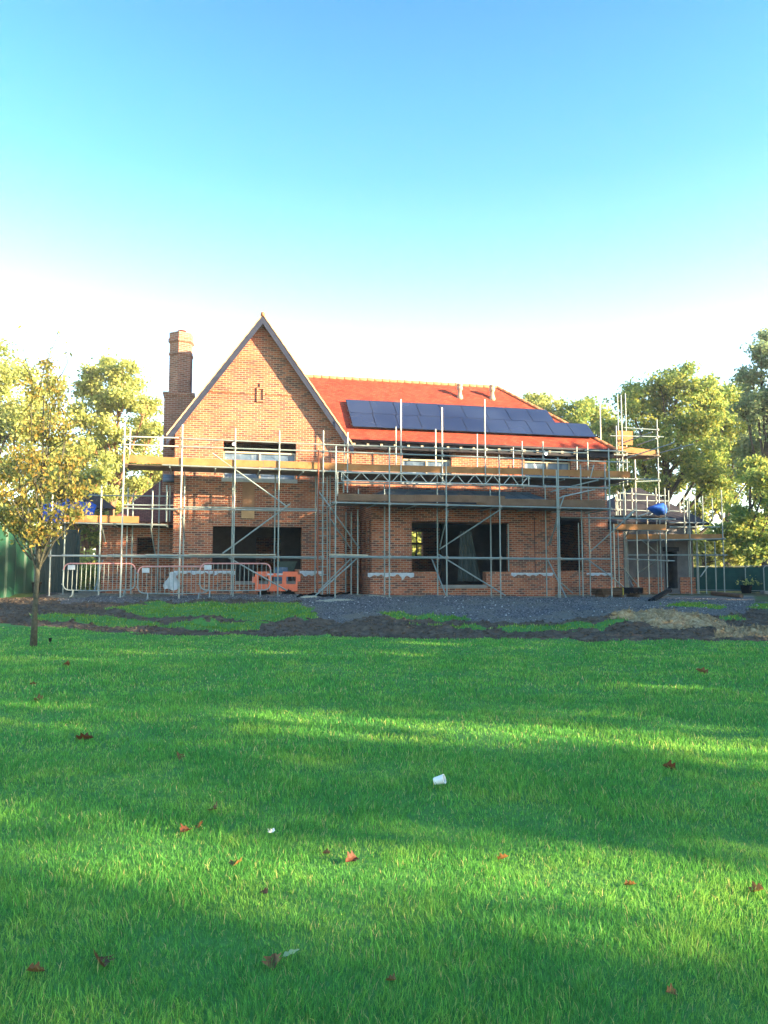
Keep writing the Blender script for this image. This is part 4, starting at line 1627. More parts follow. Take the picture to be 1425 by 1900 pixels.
# black hose by the ladder
pts = []
for (px, py) in ((552, 1108), (566, 1105), (585, 1107), (603, 1108), (620, 1105), (640, 1101), (652, 1100)):
    x, y, z = on_ground(px, py + 2)
    pts.append((x, y, z + .045))
fine = []
for i in range(len(pts) - 1):
    for k in range(5):
        f = k / 5
        fine.append(tuple(pts[i][j] * (1 - f) + pts[i + 1][j] * f for j in range(3)))
fine.append(pts[-1])
fine = [(p[0], p[1], gz(p[0], p[1]) + .04 + .03 * math.sin(i * .5) ** 2) for i, p in enumerate(fine)]
o = MB().path(fine, .035, 8).build('hose', M['rubber'], smooth=True)
tag(o, 'black hose lying on the gravel at the foot of the ladder', 'hose')

# plastic scrap on the second barrier
x, y = at(312, 1100, 25.0)[:2]
z = gz(x, y)
mb = MB()
vs = []
n = 8
for i in range(n + 1):
    for j in range(n + 1):
        f, g = i / n, j / n
        wdt = .14 + .18 * math.sin(math.pi * min(1, g * 1.2 + .15))
        vs.append(((f - .5) * wdt * 1.7 + .1 * g, .05 * math.sin(7 * f + 5 * g) + random.uniform(-.01, .01), .32 + .55 * g + .03 * math.sin(6 * f)))
mb.add(vs, [(i * (n + 1) + j, (i + 1) * (n + 1) + j, (i + 1) * (n + 1) + j + 1, i * (n + 1) + j + 1) for i in range(n) for j in range(n)])
o = mb.build('plastic_scrap', M['white'], smooth=True)
o.location = (x, y + .25, z)
tag(o, 'crumpled pale plastic scrap caught behind the middle steel barrier', 'plastic sheet')

# timber stack with black wrap
x0_, y0_ = at(1112, 1104, 28.2)[:2]
x1_, y1_ = at(1196, 1102, 28.9)[:2]
z0_, z1_ = gz(x0_, y0_), gz(x1_, y1_)
rz = math.atan2(y1_ - y0_, x1_ - x0_)
st = thing('timber_stack', 'strapped stack of dark timber on bearers, half under black plastic, on the gravel', 'timber stack', ((x0_ + x1_) / 2, (y0_ + y1_) / 2 + .3, (z0_ + z1_) / 2), rz)
L_ = math.hypot(x1_ - x0_, y1_ - y0_) / 2
mb = MB()
for i in range(4):
    for j in range(3):
        dx = random.uniform(-.05, .05)
        mb.box((-L_ + dx, -.3 + i * .155, .1 + j * .078), (L_ + dx, -.3 + i * .155 + .145, .1 + j * .078 + .072))
M['wet_timber'] = noise_mat('wet_timber', (.05, .03, .018), (.10, .06, .035), 4, .9)
mb.build('timber', M['wet_timber'], st)
for s in (-.8, -.1, .6):
    MB().box((s * L_ - .05, -.32, 0), (s * L_ + .05, .34, .098)).build('bearer', M['board_grey'], st)
mb = MB()
vs, n = [], 16
for k in range(n + 1):
    u = L_ * (-.05 + .85 * k / n)
    j = random.uniform(-.02, .02)
    vs += [(u, -.33 + j, .14 + random.uniform(-.03, .05)), (u, -.325, .345 + j), (u, .0, .352 + j * .5), (u, .33, .345), (u, .335, .15)]
mb.add(vs, [(k * 5 + j, k * 5 + 5 + j, k * 5 + 6 + j, k * 5 + 1 + j) for k in range(n) for j in range(4)])
mb.build('plastic_wrap', M['black'], st)
M['strap'] = noise_mat('yellow_strap', (.45, .36, .04), (.6, .48, .06), 9, .5)
MB().box((-L_ * .12, -.345, .09), (-L_ * .09, -.338, .345)).box((-L_ * .12, -.34, .356), (-L_ * .09, .34, .362)).build('strap', M['strap'], st)

# black drain pipes on the gravel
for k, (p0, p1, lb) in enumerate((((1205, 1117), (1243, 1092), 'black drain pipe lying on the gravel, upper of a crossed pair'), ((1213, 1117), (1244, 1096), 'black drain pipe lying on the gravel, shorter lower one of a crossed pair'))):
    a = on_ground(*p0)
    b = on_ground(p1[0], p0[1] - 10)
    bz = at(p1[0], p1[1], b[1])[2]
    mb = MB().path([(a[0], a[1], a[2] + .05), (b[0], b[1], max(b[2] + .1, bz))], .055, 10)
    d = Vector((b[0] - a[0], b[1] - a[1], max(b[2] + .1, bz) - a[2] - .05)).normalized()
    e_ = Vector((b[0], b[1], max(b[2] + .1, bz)))
    mb.path([e_ - d * .16, e_ + d * .01], .072, 10)
    tag(mb.build('drain_pipe', M['black'], smooth=False), lb, 'pipe', 'drain pipes on the gravel')

# round timber post with a sawn end
a, b = on_ground(1323, 1105), on_ground(1385, 1110)
mb = MB().path([(a[0], a[1], a[2] + .09), (b[0], b[1] + .4, b[2] + .07)], [.10, .08], 12)
tag(mb.build('log', M['board_grey'], smooth=False), 'pale-ended log lying on the muddy ground by the mesh fence', 'log')

# blue bundle on the right scaffold
u, v, z = hp(1217, 946, 2.2)
mb = MB()
vs = []
n, m_ = 16, 9
for i in range(m_ + 1):
    for j in range(n):
        th_, ph = math.pi * i / m_, 2 * math.pi * j / n
        r = .30 * (1 + .22 * math.sin(3 * ph + i) * math.sin(th_) + .1 * math.sin(5 * ph + 2 * i))
        X = math.cos(th_) * (.40 if math.cos(th_) > 0 else .52)
        vs.append((X, r * .8 * math.sin(th_) * math.cos(ph), r * math.sin(th_) * math.sin(ph) * (.8 + .3 * math.cos(th_)) + .05 * X))
mb.add(vs, [(i * n + j, i * n + (j + 1) % n, (i + 1) * n + (j + 1) % n, (i + 1) * n + j) for i in range(m_) for j in range(n)])
o = mb.build('tarpaulin', M['blue'], smooth=True)
o.location = h2w(u, 2.0, z)
o.rotation_euler = (0, R(8), AL)
tag(o, 'bright blue tarpaulin bundle tied on the right-hand scaffold by the outbuilding roof', 'tarpaulin')

# ------------------------------------------------------------------ green hoardings on the left
def hoarding(label, p0, p1, hgt, mat, corr):
    p0, p1 = Vector(p0), Vector(p1)
    L_ = (p1 - p0).length
    t = thing('hoarding', label, 'hoarding', ((p0.x + p1.x) / 2, (p0.y + p1.y) / 2, min(gz(p0.x, p0.y), gz(p1.x, p1.y))), math.atan2(p1.y - p0.y, p1.x - p0.x), 'green site hoardings')
    n = int(L_ / corr)
    mb = MB()
    prof = []
    for k in range(n):
        x = -L_ / 2 + k * L_ / n
        w_ = L_ / n
        prof += [(x, 0), (x + w_ * .42, 0), (x + w_ * .5, .035), (x + w_ * .92, .035)]
    prof.append((L_ / 2, 0))
    vs = [(x, -y, -.1) for x, y in prof] + [(x, -y, hgt) for x, y in prof] + [(x, -y + .01, -.1) for x, y in prof] + [(x, -y + .01, hgt) for x, y in prof]
    q_ = len(prof)
    fs = [(k, k + 1, q_ + k + 1, q_ + k) for k in range(q_ - 1)] + [(3 * q_ + k, 3 * q_ + k + 1, 2 * q_ + k + 1, 2 * q_ + k) for k in range(q_ - 1)]
    mb.add(vs, fs)
    mb.build('panel', M[mat], t)
    MB().box((-L_ / 2, -.06, hgt + .002), (L_ / 2, .08, hgt + .09)).build('top_rail', M[mat], t)
    for k in range(int(L_ / 2.4) + 1):
        MB().box((-L_ / 2 + k * 2.4, .06, -.1), (-L_ / 2 + k * 2.4 + .1, .16, hgt)).build('post', M['hoard_dark'], t)
    return t


a, b = at(-90, 1090, 23.5), at(62, 1090, 27.5)
hoarding('shiny green steel hoarding at the left edge, behind the young tree', (a[0], a[1], 0), (b[0], b[1], 0), 2.35, 'hoard', .9)
a, b = at(64, 1090, 28.6), at(146, 1090, 29.6)
hoarding('dark green corrugated hoarding behind the leftmost scaffold pole', (a[0], a[1], 0), (b[0], b[1], 0), 2.3, 'hoard_dark', .2)
# concrete kerb block and black tub below it
x, y, z = on_ground(10, 1102)
tag(MB().box((-.9, -.2, 0), (.62, .2, .17)).build('concrete_block', M['concrete']), 'pale concrete block at the foot of the shiny green hoarding', 'block')
o = bpy.data.objects['concrete_block']
o.location = (x, y, z)
o.rotation_euler = (0, R(1), R(25))
x, y, z = on_ground(54, 1102)
tub = thing('storage_tub', 'black lidded tub on the ground behind the young tree', 'tub', (x, y, z), R(5))
mb = MB()
bt = [(-.27, -.2, 0), (.27, -.2, 0), (.27, .2, 0), (-.27, .2, 0)]
tp = [(-.31, -.24, .36), (.31, -.24, .36), (.31, .24, .36), (-.31, .24, .36)]
mb.add(bt + tp, [(3, 2, 1, 0), (4, 5, 6, 7), (0, 1, 5, 4), (1, 2, 6, 5), (2, 3, 7, 6), (3, 0, 4, 7)])
mb.build('body', M['black'], tub)
MB().box((-.34, -.27, .361), (.34, .27, .42)).build('lid', M['black'], tub)
# spike light on the lawn
x, y, z = on_ground(93, 1193)
sl = thing('garden_light', 'small black spike light in the lawn beside the young tree', 'light', (x, y, z))
MB().lathe([(.010, -.05), (.010, .03), (.026, .04), (.03, .095), (.034, .10), (.034, .11), (.025, .105)], (0, 0, 0), 12).build('lamp_body', M['black'], sl)

# far left: little pavilion with blue tarpaulin
c = at(150, 1060, 37.0)
zg = gz(c[0], c[1])
apz, evz = at(150, 897, 37.0)[2], at(150, 945, 37.0)[2]
pv = thing('pavilion', 'small timber pavilion with pointed grey slate roof beyond the extension', 'pavilion', (c[0], c[1], zg), R(35))
hw = 1.25
mb = MB().add([(-hw, -hw, evz - zg), (hw, -hw, evz - zg), (hw, hw, evz - zg), (-hw, hw, evz - zg), (0, 0, apz - zg)], [(0, 1, 4), (1, 2, 4), (2, 3, 4), (3, 0, 4), (3, 2, 1, 0)])
mb.build('roof', M['slate'], pv, uv=True)
for sx in (-1, 1):
    for sy in (-1, 1):
        MB().box((sx * 1.05 - .07, sy * 1.05 - .07, 0), (sx * 1.05 + .07, sy * 1.05 + .07, evz - zg - .003)).build('post', M['board_grey'], pv)
MB().panel(-1.0, 1.0, 0, evz - zg - .3, -1.05, -1.0, [(-.4, .4, .9, 2)]).panel(-.99, .99, 0, evz - zg - .3, 1.0, 1.05, axis='v').build('wall', M['board_grey'], pv)
mb = MB()
vs = []
n = 18
for k in range(n + 1):
    u = -1.75 + 3.5 * k / n
    for j in range(5):
        g = j / 4
        zz = 1.15 * (1 - g) * (1 - .35 * abs(u) / 1.7) + .06 * math.sin(k * 1.3 + j) - .5 * g
        vs.append((u, -.95 - .45 * g + .05 * math.sin(k * .9), zz))
mb.add(vs, [(k * 5 + j, k * 5 + j + 1, k * 5 + j + 6, k * 5 + j + 5) for k in range(n) for j in range(4)])
o = mb.build('tarpaulin', M['blue'], smooth=True)
o.location = (c[0] + .15, c[1] - .7, evz - .45)
o.rotation_euler = (0, 0, R(-6))
o.scale = (.74, 1, .72)
tag(o, 'wide blue tarpaulin draped over the pointed pavilion on the left', 'tarpaulin')

# mesh fence panels with green netting
FP = {}


def fence_panel(label, px0, px1, Y0, Y1, hgt=1.28):
    a, b = at(px0, 1095, Y0), at(px1, 1095, Y1)
    L_ = 3.4
    c = ((a[0] + b[0]) / 2, (a[1] + b[1]) / 2)
    rz = math.atan2(b[1] - a[1], b[0] - a[0])
    if not FP:
        t = thing('fence_panel', label, 'fence', (*c, gz(*c)), rz, 'netted mesh fence panels')
        hw = L_ / 2 - .03
        fr = MB().path([(-hw, 0, .05), (-hw, 0, hgt - .1), (-hw + .1, 0, hgt), (hw - .1, 0, hgt), (hw, 0, hgt - .1), (hw, 0, .05)], .021, 8)
        fr.path([(-hw, 0, .12), (hw, 0, .12)], .018, 6)
        fr.build('frame', M['tube'], t)
        vs, n = [], 20
        for k in range(n + 1):
            for j in range(5):
                vs.append((-hw + .03 + (2 * hw - .06) * k / n, .02 + .02 * math.sin(k * 1.1 + j * .8), .05 + (hgt - .1) * j / 4))
        MB().add(vs, [(k * 5 + j, k * 5 + j + 5, k * 5 + j + 6, k * 5 + j + 1) for k in range(n) for j in range(4)]).build('netting', M['net'], t)
        for s in (-1, 1):
            MB().box((s * hw - .1, -.3, 0), (s * hw + .1, .3, .12)).build('foot', M['concrete'], t)
        FP['t'] = t
        return t
    return dup(FP['t'], (*c, gz(*c)), rz, label)


fence_panel('green netted fence panel standing right of the black planter', 1297 + 90, 1297 + 222, 36.5, 36.2)
fence_panel('green netted fence panel between the scaffold poles and the black planter', 1262, 1391, 38.0, 37.2)
fence_panel('green netted fence panel cut off by the right edge of the picture', 1421, 1560, 35.4, 35.0)
fence_panel('green netted fence panel farthest back, behind the outbuilding corner', 1290, 1410, 41.5, 42.0)

# planter with yellow plants
x, y, z = on_ground(1385, 1101)
pl = thing('planter', 'black planter with a few yellow-leaved stems before the netted fence', 'planter', (x, y, z))
MB().lathe([(.2, 0), (.25, .33), (.28, .34), (.28, .38), (.2, .37)], (0, 0, 0), 14).build('pot', M['black'], pl)


# ------------------------------------------------------------------ foliage
def leaf_quads(cen, size, rg, elong=1.5, up=.3, droop=0.0):
    n = len(cen)
    nrm = rg.normal(size=(n, 3))
    nrm[:, 2] += up * 2
    nrm /= np.linalg.norm(nrm, axis=1)[:, None]
    t = rg.normal(size=(n, 3))
    t[:, 2] -= droop * 3
    t -= nrm * np.sum(t * nrm, 1)[:, None]
    t /= np.linalg.norm(t, axis=1)[:, None] + 1e-9
    b = np.cross(nrm, t)
    s = (size * rg.uniform(.6, 1.35, n))[:, None]
    L_ = t * s * elong / 2
    W_ = b * s / 2
    v = np.stack([cen - L_, cen + W_ - L_ * .1 + nrm * s * .06, cen + L_, cen - W_ - L_ * .1 + nrm * s * .06], 1).reshape(-1, 3)
    f = np.arange(4 * n).reshape(-1, 4)
    return v, f


def make_tree(name, label, cat, base, lobes, n_leaves, leaf, mat, bark, r0, seed, lean=0.0, group=None, clump=.42, twigs=9, elong=1.5, top=None, whips=(), droop=0.0, stems=1, bare=.35, crown_name='crown'):
    """lobes: (x, y, z, rx, rz) relative to the base"""
    rg = np.random.default_rng(seed)
    rd = random.Random(seed)
    root = thing(name, label, cat, base, 0, group)
    mb = MB()
    zmax = max(l[2] for l in lobes)
    th = top or zmax * .85
    tr = []
    cxm = np.mean([l[0] for l in lobes])
    cym = np.mean([l[1] for l in lobes])
    for k in range(9):
        f = k / 8
        tr.append(Vector((lean * f + cxm * .5 * f * f + .12 * r0 * 4 * math.sin(f * 5 + seed), cym * .5 * f * f + .1 * r0 * 4 * math.sin(f * 4 + seed * 2), th * f)))
    tr[0].z = -.15
    rad = [r0 * (1.35 if k == 0 else 1) * (1 - .8 * k / 8) for k in range(9)]
    mb.path(tr, rad, 9)
    pts, wts = [], []
    for (lx_, ly_, lz_, rx, rz_) in lobes:
        hs = max(.9 if lz_ > 2 else .2, min(th * .92, lz_ * rd.uniform(.45, .75)))
        k = min(7, int(hs / th * 8))
        s = tr[k].lerp(tr[k + 1], hs / th * 8 - k) if th > 0 else tr[0]
        e_ = Vector((lx_, ly_, lz_))
        mid = s.lerp(e_, .5) + Vector((rd.uniform(-.3, .3) * rx, rd.uniform(-.3, .3) * rx, -.12 * (e_ - s).length))
        lp = [s, s.lerp(mid, .5) + Vector((0, 0, -.03)), mid, mid.lerp(e_, .55) + Vector((rd.uniform(-.1, .1), rd.uniform(-.1, .1), .05)), e_]
        rr = r0 * max(.15, .5 * (1 - hs / th) + .12)
        mb.path(lp, [rr, rr * .85, rr * .6, rr * .42, rr * .22], 6)
        for _ in range(twigs):
            d = Vector((rd.gauss(0, 1), rd.gauss(0, 1), rd.gauss(0, .8) + .15)).normalized() * rd.uniform(.45, 1.0)
            tip = e_ + Vector((d.x * rx, d.y * rx, d.z * rz_))
            st_ = lp[2].lerp(e_, rd.uniform(.3, 1))
            mb.path([st_, st_.lerp(tip, .5) + Vector((rd.uniform(-.1, .1), rd.uniform(-.1, .1), rd.uniform(-.05, .12))) * rx, tip], [rr * .22, rr * .14, rr * .06], 5, cap=False)
            pts.append(tuple(tip))
            wts.append(rx)
            pts.append(tuple(st_.lerp(tip, .6)))
            wts.append(rx * .7)
    for wp in whips:
        mb.path([Vector(p) for p in wp], [r0 * .22 * (1 - .8 * i / (len(wp) - 1)) for i in range(len(wp))], 5)
    mb.build('trunk', M[bark], root, smooth=True)
    pts = np.array(pts)
    wts = np.array(wts)
    pr_ = wts * rg.uniform(.25, 1.6, len(wts))
    pr_ /= pr_.sum()
    ci = rg.choice(len(pts), n_leaves, p=pr_)
    sg = clump * wts[ci][:, None] * np.array([1, 1, .62])
    cen = pts[ci] + rg.normal(size=(n_leaves, 3)) * sg * .62
    v, f = leaf_quads(cen, leaf, rg, elong, droop=droop)
    for wp in whips:
        m = 7
        wv = np.array([wp[-1]] * m) * 1.0
        fr_ = rg.uniform(.35, 1, m)
        idx = fr_ * (len(wp) - 1)
        for q_ in range(m):
            i0 = int(min(len(wp) - 2, idx[q_]))
            wv[q_] = np.array(wp[i0]) * (1 - idx[q_] + i0) + np.array(wp[i0 + 1]) * (idx[q_] - i0)
        wv += rg.normal(size=(m, 3)) * .05
        v2, f2 = leaf_quads(wv, leaf * 1.1, rg, elong, droop=droop)
        f = np.concatenate([f, f2 + len(v)])
        v = np.concatenate([v, v2])
    o = np_mesh(crown_name, v, f, M[mat], root)
    return root


def px_lobes(Y, base, spec, seed, depth=.9):
    """lobes listed as (px, py, r px) in a tree standing at distance Y"""
    rd = random.Random(seed)
    out = []
    for (px, py, r) in spec:
        p = at(px, py, Y)
        rm = r * Y / F_PX
        out.append((p[0] - base[0], rd.uniform(-1, 1) * rm * depth, p[2] - base[2], rm, rm * .8))
    return out


def tree_at(bx, Y, spec, **k):
    p = at(bx, 1080, Y)
    base = (p[0], Y, gz(p[0], Y))
    return make_tree(k.pop('name', 'tree'), k.pop('label'), 'tree', base, px_lobes(Y, base, spec, k['seed'], k.pop('depth', .9)), group=k.pop('group', None), **k)


# young tree on the lawn, left
bx, by, bz = on_ground(65, 1200)
spec = [(70, 985, 40), (28, 975, 38), (112, 965, 38), (58, 925, 44), (112, 905, 42), (15, 915, 38), (80, 865, 44), (132, 850, 34), (38, 850, 36), (150, 955, 24), (-12, 955, 30), (92, 805, 36), (58, 785, 30), (125, 790, 26), (95, 745, 28), (62, 725, 22), (108, 712, 18), (86, 680, 16), (-8, 880, 28), (150, 900, 22)]
lob = px_lobes(by, (bx, by, bz), spec, 3, .7)


def W(px, py, dy=0):
    p = at(px, py, by)
    return (p[0] - bx, dy, p[2] - bz)


make_tree('young_tree', 'slender young tree in autumn leaf standing alone on the lawn', 'tree', (bx, by, bz), lob, 5600, .048, 'leaf_t', 'bark_lichen', .058, 5,
          lean=.0, clump=.62, twigs=8, elong=1.9, top=5.0, droop=.5,
          whips=([W(58, 760), W(55, 700, .1), W(40, 655, .1), W(36, 600, .1)], [W(70, 740), W(85, 690, -.1), W(105, 640, -.1), W(112, 605, 0)], [W(90, 720, .1), W(112, 690, .1), W(126, 672, 0), W(118, 640, 0), W(110, 615, .1)], [W(60, 700), W(38, 670), W(22, 645)], [W(80, 850), W(140, 805), W(170, 790), W(180, 770)], [W(90, 830), W(135, 810), W(130, 780)]))

BG = 'trees beyond the site'
# left background
tree_at(-30, 44, [(10, 700, 60), (60, 715, 50), (-40, 760, 80), (30, 780, 70), (90, 790, 55), (10, 860, 70), (70, 870, 60), (100, 930, 50), (20, 930, 60), (-20, 670, 50), (120, 840, 40)], n_leaves=26000, leaf=.14, mat='leaf_y', bark='bark', r0=.32, seed=21, label='broad yellow-green tree at the left edge, behind the young tree', group=BG)
tree_at(205, 46, [(195, 680, 30), (170, 700, 26), (235, 690, 26), (215, 715, 36), (240, 745, 40), (280, 755, 32), (190, 750, 36), (160, 770, 34), (260, 800, 42), (210, 800, 40), (165, 830, 40), (290, 800, 26), (240, 850, 40), (285, 850, 34), (195, 880, 38), (150, 720, 24), (255, 900, 30)], n_leaves=26000, leaf=.14, mat='leaf_y', bark='pine_bark', r0=.27, seed=22, label='tall sunlit yellow tree just left of the brick chimney', group=BG)
tree_at(150, 40, [(130, 880, 44), (170, 900, 40), (120, 940, 40), (165, 950, 36), (190, 870, 34), (100, 900, 34), (145, 840, 34)], n_leaves=12000, leaf=.13, mat='leaf_y', bark='pine_bark', r0=.2, seed=23, label='smaller yellow tree with reddish trunk above the blue tarpaulin', group=BG)
tree_at(158, 36, [(150, 985, 26), (175, 1000, 26), (130, 1010, 24), (168, 955, 30), (140, 950, 24)], n_leaves=3500, leaf=.13, mat='leaf_h', bark='pine_bark', r0=.17, seed=24, label='thick orange-barked trunk beside the dark corrugated hoarding', group=BG)
tree_at(215, 52, [(200, 930, 40), (235, 915, 44), (270, 890, 40), (225, 960, 40), (180, 960, 36), (300, 880, 30)], n_leaves=10000, leaf=.14, mat='leaf_h', bark='bark', r0=.2, seed=25, label='low bushy tree seen under the left end of the gable scaffold', group=BG)
# behind the roof
tree_at(1000, 56, [(1000, 745, 28), (985, 765, 26), (1025, 765, 24), (1000, 800, 34), (970, 800, 30)], n_leaves=7000, leaf=.14, mat='leaf_y', bark='bark', r0=.22, seed=26, label='yellow treetop showing just above the hip of the orange roof', group=BG)
tree_at(1080, 55, [(1075, 745, 26), (1095, 760, 28), (1050, 760, 24), (1110, 775, 26), (1065, 785, 34), (1100, 805, 34), (1125, 810, 28), (1045, 800, 30), (1120, 850, 36)], n_leaves=12000, leaf=.14, mat='leaf_g', bark='bark', r0=.24, seed=27, label='green treetop behind the right corner of the orange roof', group=BG)
# right
tree_at(1243, 48, [(1255, 705, 30), (1215, 715, 34), (1185, 735, 36), (1290, 720, 34), (1160, 760, 34), (1235, 750, 44), (1280, 760, 42), (1320, 745, 30), (1200, 790, 42), (1150, 800, 34), (1250, 805, 46), (1305, 800, 42), (1175, 840, 40), (1225, 850, 48), (1280, 855, 48), (1330, 840, 36), (1200, 885, 40), (1255, 895, 42), (1310, 895, 40), (1160, 880, 30)], n_leaves=42000, leaf=.135, mat='leaf_g', bark='bark', r0=.36, seed=28, label='spreading oak with a sunlit yellow crown right of the house', group=BG)
tree_at(1285, 52, [(1320, 760, 40), (1360, 740, 40), (1350, 790, 46), (1395, 790, 44), (1330, 830, 44), (1380, 840, 46), (1420, 850, 44), (1345, 880, 40), (1300, 900, 34), (1300, 945, 30), (1330, 930, 30)], n_leaves=22000, leaf=.135, mat='leaf_g', bark='bark', r0=.28, seed=29, label='greener tree leaning in behind the oak, over the netted fence', group=BG)
tree_at(1425, 44, [(1430, 625, 24), (1405, 650, 26), (1440, 670, 40), (1400, 700, 30), (1450, 730, 50), (1405, 745, 36), (1380, 760, 26), (1450, 800, 60), (1410, 820, 40), (1470, 880, 60), (1400, 870, 30)], n_leaves=17000, leaf=.13, mat='leaf_b', bark='bark', r0=.3, seed=30, label='tall blue-green tree rising at the right edge of the picture', group=BG)
tree_at(1396, 40, [(1400, 900, 40), (1430, 930, 46), (1375, 960, 34), (1410, 985, 40), (1370, 1000, 30), (1440, 1000, 44), (1345, 985, 26), (1420, 870, 34), (1390, 1025, 30)], n_leaves=14000, leaf=.12, mat='leaf_g', bark='bark', r0=.24, seed=31, label='low dark-trunked tree over the netted fence at the right edge', group=BG)
tree_at(1305, 46, [(1295, 1010, 24), (1325, 1000, 26), (1350, 1020, 28), (1310, 1035, 26), (1375, 1035, 26), (1280, 1000, 20)], n_leaves=6000, leaf=.16, mat='leaf_y', bark='bark', r0=.12, seed=32, label='sunlit yellow shrub behind the outbuilding scaffold and fence', group=BG, name='shrub')
tree_at(1150, 58, [(1130, 790, 34), (1165, 800, 34), (1120, 840, 34), (1150, 850, 40), (1195, 840, 36), (1140, 900, 34), (1180, 900, 36)], n_leaves=12000, leaf=.15, mat='leaf_g', bark='bark', r0=.2, seed=36, label='farther green tree filling in between the roof corner and the oak', group=BG)
tree_at(1350, 57, [(1320, 790, 40), (1360, 800, 44), (1400, 820, 44), (1330, 850, 44), (1385, 880, 44), (1420, 900, 40), (1345, 910, 36), (1290, 870, 36), (1375, 755, 34), (1335, 740, 30)], n_leaves=17000, leaf=.15, mat='leaf_g', bark='bark', r0=.26, seed=37, label='farther green tree filling in between the oak and the tall right-edge tree', group=BG)
# seen through the house
tree_at(775, 46, [(770, 1000, 34), (800, 985, 34), (750, 985, 34), (790, 1025, 34), (745, 1020, 30)], n_leaves=5000, leaf=.18, mat='leaf_y', bark='bark', r0=.15, seed=33, label='yellow foliage seen through the bay and the back window of the house', group=BG)

# far wood that closes the view
rg = np.random.default_rng(77)
n = 26000
ang = rg.uniform(-.75, .75, n)
dist = rg.uniform(62, 84, n)
x = np.tan(ang) * dist
hgt = 4.5 + 2.0 * np.sin(x * .21) + 1.2 * np.sin(x * .63 + 1)
cl = np.stack([x, dist, .6 + rg.uniform(0, 1, n) ** .8 * hgt], 1)
keep = vnoise(x, cl[:, 2], 1.6, 31) > -.2
v, f = leaf_quads(cl[keep], .5, rg, 1.3)
o = np_mesh('far_wood', v, f, M['leaf_h'])
tag(o, 'far belt of mixed trees closing the view behind the site', 'wood', kind='stuff')

# hedge / undergrowth on the left behind the scaffold
n = 6000
c = at(150, 1060, 33.5)
cl = np.stack([rg.normal(c[0], .9, n), rg.normal(c[1], .5, n), gz(c[0], c[1]) + np.abs(rg.normal(0, .55, n))], 1)
v, f = leaf_quads(cl, .11, rg, 1.5)
o = np_mesh('undergrowth', v, f, M['leaf_h'])
tag(o, 'green undergrowth behind the leftmost barrier', 'undergrowth', kind='stuff')
# planter leaves
cl = np.stack([rg.normal(.18, .3, 60), rg.normal(0, .15, 60), .40 + np.abs(rg.normal(0, .14, 60))], 1)
v, f = leaf_quads(cl, .085, rg, 1.5)
np_mesh('foliage', v, f, M['leaf_y'], pl)

# belt of trees outside the picture on the right: they shade the lawn and the lower house
SHADE = []
belt_v, belt_f, off = [], [], 0


def belt_tree(x, y, hgt, r, n, seed, zlo=1.0):
    global off
    rg = np.random.default_rng(seed)
    k = 46
    d = rg.normal(size=(k, 3))
    d /= np.linalg.norm(d, axis=1)[:, None]
    d *= rg.uniform(.35, 1, k)[:, None]
    zc, hz = (hgt + zlo) / 2, (hgt - zlo) / 2
    cl = np.array([x, y, zc]) + d * np.array([r, r, hz])
    ci = rg.integers(0, k, n)
    cen = cl[ci] + rg.normal(size=(n, 3)) * np.array([.45, .45, .45])
    v, f = leaf_quads(cen, .34, rg, 1.4)
    belt_v.append(v)
    belt_f.append(f + off)
    off += len(v)
    mb = MB().path([(x, y, -.2), (x + .2, y, hgt * .4), (x, y + .2, hgt * .8)], [.35, .25, .08], 7)
    tv = np.array(mb.v)
    tf = np.array([fc for fc in mb.f if len(fc) == 4])
    belt_v.append(tv)
    belt_f.append(tf + off)
    off += len(tv)


for k, (x, y, hh, r) in enumerate(((27, -9.2, 12, 1.9), (27, -5.95, 12, .9), (27.5, -3.45, 12, .7), (27, .8, 12, 1.95), (27, 5.5, 12.5, 1.75), (27, 9.6, 13, 2.2), (28, 13.6, 13.4, 2.4), (28, 17.4, 13.5, 2.4), (28, 21.3, 13.0, 2.1), (29, 24.7, 12.2, 2.1), (30, 28, 9.0, 2.2), (30, 31.6, 8.6, 2.2), (33.5, 12.6, 13.8, 2.8), (33.5, 17.6, 13.6, 2.8), (28.5, 15.6, 13.5, 2.2), (33.5, 15.1, 14.2, 2.4), (33, 1.35, 13.5, 1.6), (33, 5.3, 13.5, 1.9), (33, 9.2, 13.8, 2.0), (33, -4.1, 13.5, .8))):
    belt_tree(x, y, hh, r, ((1500 if x == 33 else 2300) if y < 9.5 and x < 33.4 else 4600) if r > 1.2 else (380 if x == 33 else 1100), 100 + k)
bv, bf = np.concatenate(belt_v), np.concatenate(belt_f)
o = np_mesh('tree_belt', bv, bf, M['leaf_g'])
tag(o, 'belt of trees to the right of the lawn, outside the photograph, shading it', 'wood', kind='stuff')

